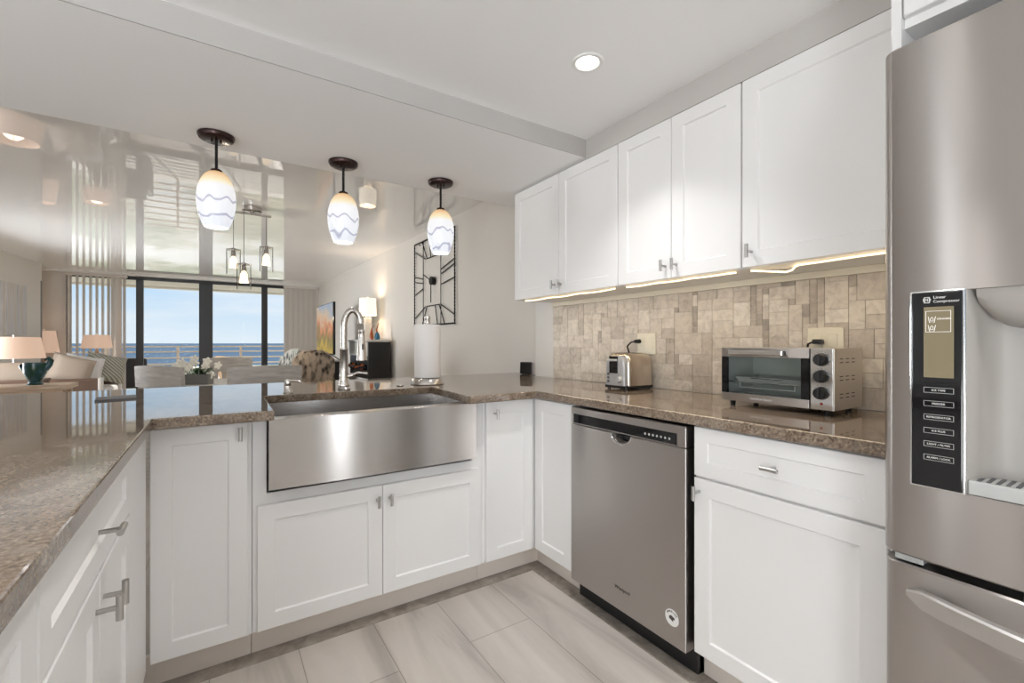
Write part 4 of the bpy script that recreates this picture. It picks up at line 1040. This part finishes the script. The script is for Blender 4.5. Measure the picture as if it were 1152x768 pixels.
table_lamp('table lamp with wide peach shade and smoked glass base beside the near sofa arm', -2.10, 8.06, .701, .964, 1.228, .285, .235, M['shade'], 'trap', 5)
table_lamp('table lamp with peach shade between the sofa and the sea window', -1.74, 10.55, .62, 1.065, 1.295, .21, .175, M['shade'], 'urn', 3.5)
table_lamp('table lamp with peach shade in the far left corner, partly behind the dark wall edge', -2.43, 10.70, .60, .99, 1.36, .19, .14, M['shade'], 'urn', 3.5)
table_lamp('lit drum-shade lamp on the black bar cabinet against the right wall', 1.80, 6.50, 1.201, 1.545, 1.785, .122, .112, M['shadeb'], 'block', 22)

def side_table(label, x_, y_, w_, d_, h_, m_):
    t = thing('side_table', label, 'table', (x_, y_, 0))
    MB().box(x_ - w_ / 2, x_ + w_ / 2, y_ - d_ / 2, y_ + d_ / 2, h_ - .035, h_, .005).obj('tabletop', m_, t)
    for sx_ in (-1, 1):
        for sy_ in (-1, 1): MB().box(x_ + sx_ * (w_ / 2 - .03) - .02, x_ + sx_ * (w_ / 2 - .03) + .02, y_ + sy_ * (d_ / 2 - .03) - .02, y_ + sy_ * (d_ / 2 - .03) + .02, 0, h_ - .034, .003).obj('leg', m_, t)
    return t
side_table('brown wooden side table under the wide peach lamp', -2.10, 8.06, .56, .46, .70, M['wood_d'])
side_table('small dark side table between sofa and window', -1.74, 10.55, .45, .42, .62, M['wood_d'])
side_table('small dark side table in the far left corner', -2.43, 10.70, .42, .42, .60, M['wood_d'])
# console behind the peninsula
t = thing('console_table', 'driftwood-topped console table just beyond the peninsula at the left', 'table', (-1.7, 6.2, 0))
MB().box(-2.30, -1.20, 6.02, 6.42, .705, .750, .006).obj('tabletop', M['wood'], t)
for x_ in (-2.24, -1.27):
    for y_ in (6.07, 6.37): MB().box(x_ - .03, x_ + .03, y_ - .03, y_ + .03, 0, .706, .004).obj('leg', M['wood'], t)
MB().box(-2.24, -1.27, 6.05, 6.39, .62, .704, .003).obj('apron', M['wood'], t)
t = thing('ceramic_vase', 'dark teal glazed rooster-shaped vase on the driftwood console', 'vase', (-1.47, 6.2, .75))
MB().lathe([(0, 0), (.056, 0), (.058, .008), (.042, .03), (.058, .06), (.080, .11), (.086, .16), (.084, .21), (.077, .213), (.076, .16), (.05, .06), (0, .05)], (-1.47, 6.2, .75), 28).obj('body', M['teal'], t)
MB().tube([(-1.405, 6.2, .90), (-1.375, 6.2, .945), (-1.36, 6.2, .985), (-1.375, 6.2, 1.01), (-1.405, 6.2, .99)], [.032, .03, .024, .016, .008], 12).obj('tail', M['teal'], t)
MB().tube([(-1.54, 6.2, .90), (-1.565, 6.2, .935), (-1.572, 6.2, .95)], [.026, .02, .008], 12).obj('head', M['teal'], t)

# sofa
def sofa():
    t = thing('sofa', 'white sofa with brown wooden arms along the left wall', 'sofa', (-1.85, 9.4, 0))
    for (y0, y1) in ((8.50, 8.66), (10.06, 10.20)):
        MB().box(-2.34, -1.38, y0, y1, .10, .655, .02, 3).obj('arm', M['wood_d'], t)
        MB().box(-1.395, -1.355, y0 - .005, y1 + .005, .02, .665, .012, 3).obj('arm_post', M['creamp'], t)
    MB().box(-2.36, -2.12, 8.62, 10.12, .10, .72, .05, 4).obj('backrest', M['sofa'], t)
    MB().box(-2.14, -1.42, 8.655, 10.065, .08, .30, .02).obj('seat_base', M['wood_d'], t)
    for k in range(2): MB().box(-2.13, -1.38, 8.67 + .695 * k, 9.35 + .695 * k, .30, .47, .05, 4).obj('seat_cushion', M['sofa'], t)
sofa()
def cushion(label, loc, w_, h_, t_, rz, tilt, m_, roll=0):
    mt = Matrix.Translation(loc) @ Matrix.Rotation(rz, 4, 'Z') @ Matrix.Rotation(PI / 2 - tilt, 4, 'X') @ Matrix.Rotation(roll, 4, 'Z')
    o = MB().pillow(w_, h_, t_, mt).obj('throw_pillow', m_, angle=80); tag(o, label, 'pillow')
cushion('plain beige throw pillow at the near end of the sofa', (-1.76, 8.99, .765), .48, .44, .17, .45, .38, M['beige'], -.35)
cushion('white throw pillow behind the striped one on the sofa', (-1.68, 9.29, .755), .46, .44, .14, .5, .32, M['sofa'], -.25)
cushion('green-grey striped throw pillow on the sofa, tilted', (-1.48, 9.62, .755), .52, .46, .16, .55, .35, M['stripe'], -.28)

# balcony chair
t = thing('patio_chair', 'charcoal wicker armchair outside on the balcony', 'chair', (-1.5, 12.0, -.03))
MB().box(-1.84, -1.17, 11.72, 12.30, .25, .40, .03).obj('seat', M['wicker'], t)
MB().box(-1.84, -1.17, 11.62, 11.74, .25, .86, .05, 3).obj('backrest', M['wicker'], t)
for x_ in (-1.86, -1.21): MB().box(x_, x_ + .09, 11.70, 12.28, -.03, .62, .03).obj('arm', M['wicker'], t)

# dining chairs
def dining_chair(name, m_, label):
    t = thing(name, label, 'chair')
    MB().box(-.24, .24, -.22, .22, .435, .470, .01, 3).obj('seat', m_, t, local=True)
    for sx_ in (-1, 1):
        MB().box(sx_ * .21 - .02, sx_ * .21 + .02, .17, .21, 0, .436, .004).obj('leg', m_, t, local=True)
        MB().tube([(sx_ * .215, -.215, 0), (sx_ * .22, -.205, .44), (sx_ * .225, -.225, .65), (sx_ * .235, -.265, .86)], [.020, .022, .020, .018], 8).obj('leg', m_, t, local=True)
    mb = MB(); b_ = mb.bm; rings = []
    for k in range(11):
        u_ = -.262 + .524 * k / 10; cv = .035 * (1 - (u_ / .262) ** 2)
        rings.append([b_.verts.new((u_, -.262 - cv + a, z_ + .012 * (1 - (u_ / .262) ** 2) * (z_ > .9))) for a, z_ in ((-.014, .80), (.014, .80), (.006, .965), (-.022, .965))])
    for a, c_ in zip(rings, rings[1:]):
        for k in range(4): b_.faces.new((a[k], a[(k + 1) % 4], c_[(k + 1) % 4], c_[k]))
    b_.faces.new(rings[0]); b_.faces.new(rings[-1][::-1])
    mb.obj('top_rail', m_, t, local=True, angle=30)
    for u_ in (-.13, -.045, .045, .13):
        cv = .03 * (1 - (u_ / .262) ** 2)
        MB().box(u_ - .024, u_ + .024, -.006, .006, 0, .36, .002, 2, Matrix.Translation((u_ * 0, -.212, .455)) @ Matrix.Rotation(.13 + cv, 4, 'X')).obj('slat', m_, t, local=True)
    for z_ in (.18,): MB().box(-.2, .2, -.012, .012, z_, z_ + .03).obj('stretcher', m_, t, local=True)
    return t
d0 = dining_chair('dining_chair', M['wash'], 'whitewashed dining chair with its back to the sink, on the near side of the table')
d0.location = (.315, 4.36, 0); d0.rotation_euler = (0, 0, .06); d0['group'] = 'whitewashed dining chairs'
for (x_, y_, rz, lab) in [(-.17, 4.70, -.9, 'whitewashed slat-back dining chair at the left end of the table, turned sideways'), (.10, 6.40, PI - .1, 'whitewashed dining chair on the far side of the table, facing the kitchen')]:
    c = copy_tree(d0); c.location = (x_, y_, 0); c.rotation_euler = (0, 0, rz); c['label'] = lab
d1 = dining_chair('wooden_chair', M['tan'], 'tan wooden chair seen from the side in front of the window')
d1.location = (.34, 7.4, 0); d1.rotation_euler = (0, 0, -1.25)
t = thing('dining_table', 'white-topped dining table under the glass cylinder pendants', 'table', (.2, 5.2, 0))
MB().prism([(-.08 + .50 * math.cos(2 * PI * k / 40), 5.42 + .50 * math.sin(2 * PI * k / 40)) for k in range(40)], .735, .765, .006).obj('tabletop', M['tablew'], t)
MB().lathe([(0, 0), (.26, 0), (.26, .02), (.08, .06), (.055, .12), (.055, .62), (.10, .70), (.2, .736), (0, .736)], (-.08, 5.42, 0), 28).obj('pedestal', M['wash'], t)
# orchids
def orchids():
    cx, cy, z_ = -.15, 5.22, .765
    t = thing('orchid_arrangement', 'white orchids in a grey rectangular planter on the dining table', 'flowers', (cx, cy, z_))
    rt = Matrix.Translation((cx, cy, 0)) @ Matrix.Rotation(-.45, 4, 'Z')
    MB().box(-.12, .12, -.055, .055, z_, z_ + .095, .006, 2, rt).obj('planter', M['planter'], t)
    mb = MB(); rnd = random.Random(4)
    for k in range(14):
        a = rnd.uniform(0, 2 * PI); L = rnd.uniform(.10, .17); bx = rnd.uniform(-.08, .08)
        pts = [(bx, 0, z_ + .08), (bx + L * .5 * math.cos(a), L * .5 * math.sin(a), z_ + .15), (bx + L * math.cos(a), L * math.sin(a), z_ + .10 + rnd.uniform(0, .06))]
        w_ = .016
        p_ = [rt @ Vector(q) for q in pts]; sd = Vector((-math.sin(a), math.cos(a), 0)) * w_
        v0 = [mb.bm.verts.new(q) for q in (p_[0] - sd * .5, p_[0] + sd * .5, p_[1] + sd, p_[2], p_[1] - sd)]
        mb.bm.faces.new(v0)
    mb.obj('leaves', M['leaf'], t)
    for k in range(16):
        bx = rnd.uniform(-.17, .17); by = rnd.uniform(-.10, .10); bz = z_ + rnd.uniform(.11, .24) - abs(bx) * .25
        c_ = rt @ Vector((bx, by, bz)); root = rt @ Vector((bx * .4, by * .3, z_ + .08))
        s_ = MB().tube([root, (root + c_) / 2 + Vector((0, 0, .03)), c_], .002, 5).obj('stem', M['leaf'], t)
        mb = MB(); q0 = Vector((rnd.uniform(-.6, .6), -1, rnd.uniform(-.2, .6))).normalized().to_track_quat('Z', 'Y').to_matrix()
        for j in range(5):
            a = 2 * PI * j / 5; d_ = q0 @ Vector((math.cos(a), math.sin(a), .15))
            mb.ball(c_ + d_ * .021, .021, (1, .72, .22), 8, 6, q0 @ Matrix.Rotation(a, 3, 'Z'))
        mb.obj('blossom', M['petal'], s_)
orchids()
# upholstered chairs
def armchair(name, label, m_, x_, y_, rz, w_=.52, top=1.07):
    t = thing(name, label, 'chair', (x_, y_, 0), rz)
    mb = MB(); b_ = mb.bm; rings = []
    for k in range(13):
        u_ = -w_ / 2 + w_ * k / 12; f = abs(2 * k / 12 - 1); tp = top - .10 * f ** 3; cv = .07 * f * f
        rings.append([b_.verts.new((u_, -.24 + cv + a, z_)) for a, z_ in ((-.02, .40), (.07, .40), (.05, .75), (.02, tp - .03), (-.01, tp), (-.06, tp - .03), (-.05, .75))])
    for a, c_ in zip(rings, rings[1:]):
        for k in range(7): b_.faces.new((a[k], a[(k + 1) % 7], c_[(k + 1) % 7], c_[k]))
    b_.faces.new(rings[0]); b_.faces.new(rings[-1][::-1])
    mb.obj('backrest', m_, t, local=True, angle=70)
    MB().box(-w_ / 2, w_ / 2, -.22, .26, .30, .50, .04, 4).obj('seat', m_, t, local=True)
    for a in (-1, 1):
        for c_ in (-.18, .21): MB().cyl((a * (w_ / 2 - .06), c_, 0), (a * (w_ / 2 - .05), c_, .305), .016, .024, 10).obj('leg', M['wood_d'], t, local=True)
armchair('upholstered_chair', 'grey and black leaf-print upholstered chair at the far right of the dining table', M['leafg'], .55, 5.86, 1.77, .56, 1.09)
armchair('upholstered_chair', 'brown and black leaf-print upholstered chair seen just left of the faucet', M['leafb'], .86, 5.16, -.15, .40, 1.085)

# media wall on the right
t = thing('media_console', 'low black media console under the television', 'cabinet', (1.4, 7.25, 0))
MB().box(1.18, 1.545, 6.55, 8.05, .05, .90, .006).obj('body', M['lacquer'], t)
for k in range(3): MB().box(1.170, 1.18, 6.57 + k * .49, 7.04 + k * .49, .10, .86, .003).obj('door', M['lacquer'], t)
for (x_, y_) in ((1.22, 6.6), (1.50, 6.6), (1.22, 8.0), (1.50, 8.0)): MB().box(x_ - .02, x_ + .02, y_ - .02, y_ + .02, 0, .051).obj('leg', M['lacquer'], t)
t = thing('television', 'flat television showing a colourful landscape picture on the black console', 'television', (1.38, 7.25, .9))
MB().box(1.362, 1.395, 6.64, 7.86, .99, 1.735, .006).obj('housing', M['blackg'], t)
MB().box(1.3600, 1.3625, 6.655, 7.845, 1.005, 1.722).obj('screen', M['paint_tv'], t)
for y_ in (6.85, 7.65): MB().tube([(1.25, y_, .909), (1.375, y_, .995), (1.50, y_, .909)], .008, 8).obj('stand_foot', M['black'], t)
t = thing('bar_cabinet', 'tall black bar cabinet with a pale front against the right wall', 'cabinet', (1.81, 6.48, 0))
MB().box(1.668, 1.965, 6.00, 6.96, .04, 1.17, .004).obj('body', M['lacquer'], t)
MB().box(1.64, 1.97, 5.985, 6.975, 1.17, 1.20, .004).obj('top', M['creamp'], t)
MB().box(1.655, 1.668, 6.01, 6.95, .06, .68, .003).obj('door', M['creamp'], t)
MB().box(1.655, 1.668, 6.01, 6.95, .98, 1.165, .003).obj('drawer', M['creamp'], t)
MB().box(1.662, 1.96, 6.02, 6.94, 0, .041).obj('plinth', M['lacquer'], t)
for k in range(6):
    y_ = 6.10 + k * .15
    o = MB().cyl((1.64, y_, .83), (1.6675, y_, .83), .042, .042, 16).cyl((1.56, y_, .83), (1.64, y_, .83), .015, .018, 12).obj('wine_bottle', M['amber'] if k % 3 == 1 else M['blackg'], t)
t = thing('bird_figurine', 'amber glass bird figurine on the bar cabinet, left of the blue one', 'figurine', (1.74, 6.11, 1.2))
MB().lathe([(0, 0), (.022, 0), (.026, .03), (.024, .07), (.012, .12), (.005, .15), (0, .152)], (1.745, 6.12, 1.2), 16).tube([(1.745, 6.12, 1.33), (1.755, 6.11, 1.37), (1.775, 6.10, 1.39)], [.008, .007, .002], 8).obj('body', M['amber'], t)
t = thing('bird_figurine', 'blue glass bird figurine with a long neck on the bar cabinet', 'figurine', (1.80, 6.10, 1.2))
MB().lathe([(0, 0), (.03, 0), (.038, .03), (.03, .07), (.012, .10), (0, .102)], (1.815, 6.10, 1.2), 16).obj('body', M['blueg'], t)
MB().tube([(1.815, 6.10, 1.29), (1.805, 6.10, 1.33), (1.82, 6.10, 1.38), (1.835, 6.10, 1.43)], [.012, .009, .007, .003], 8).obj('neck', M['amber'], t)
# picture on the left wall
ang = math.atan2(-2.375 + 2.95, 10.28 - 4.0)
def on_left(y_): return -2.95 + (y_ - 4.0) * (.575 / 6.28)
for (y0, y1, lab) in ((8.45, 9.05, 'pale abstract canvas on the left wall, cut by the photo edge'), (9.12, 9.72, 'pale abstract canvas on the left wall, the complete one above the lamp')):
    yc = (y0 + y1) / 2
    t = thing('canvas_picture', lab, 'picture', (on_left(yc) + .002, yc, 1.64), -ang)
    MB().box(.0, .032, -(y1 - y0) / 2, (y1 - y0) / 2, -.37, .37, .004).obj('stretcher', M['creamp'], t, local=True)
    MB().box(.0315, .034, -(y1 - y0) / 2 + .003, (y1 - y0) / 2 - .003, -.367, .367).obj('painted_face', M['art'], t, local=True)

# repeats of one kind share a group phrase
GROUPS = {'throw_pillow': 'throw pillows on the sofa', 'led_light_strip': 'light strips under the wall cabinets', 'wall_cabinet': 'white wall cabinets above the backsplash',
          'table_lamp': 'lit table lamps in the living room', 'recessed_light': 'recessed kitchen ceiling lights', 'vertical_blinds': 'vertical blinds at the sea window',
          'upholstered_chair': 'leaf-print upholstered chairs', 'outlet_plate': 'almond outlet plates on the backsplash', 'canvas_picture': 'pale canvases on the left wall',
          'bird_figurine': 'glass bird figurines on the bar cabinet', 'dining_chair': 'whitewashed dining chairs', 'side_table': 'dark wooden side tables'}
for o in C.objects:
    k = o.name.split('.')[0]
    if o.parent is None and 'label' in o and 'group' not in o and k in GROUPS: o['group'] = GROUPS[k]
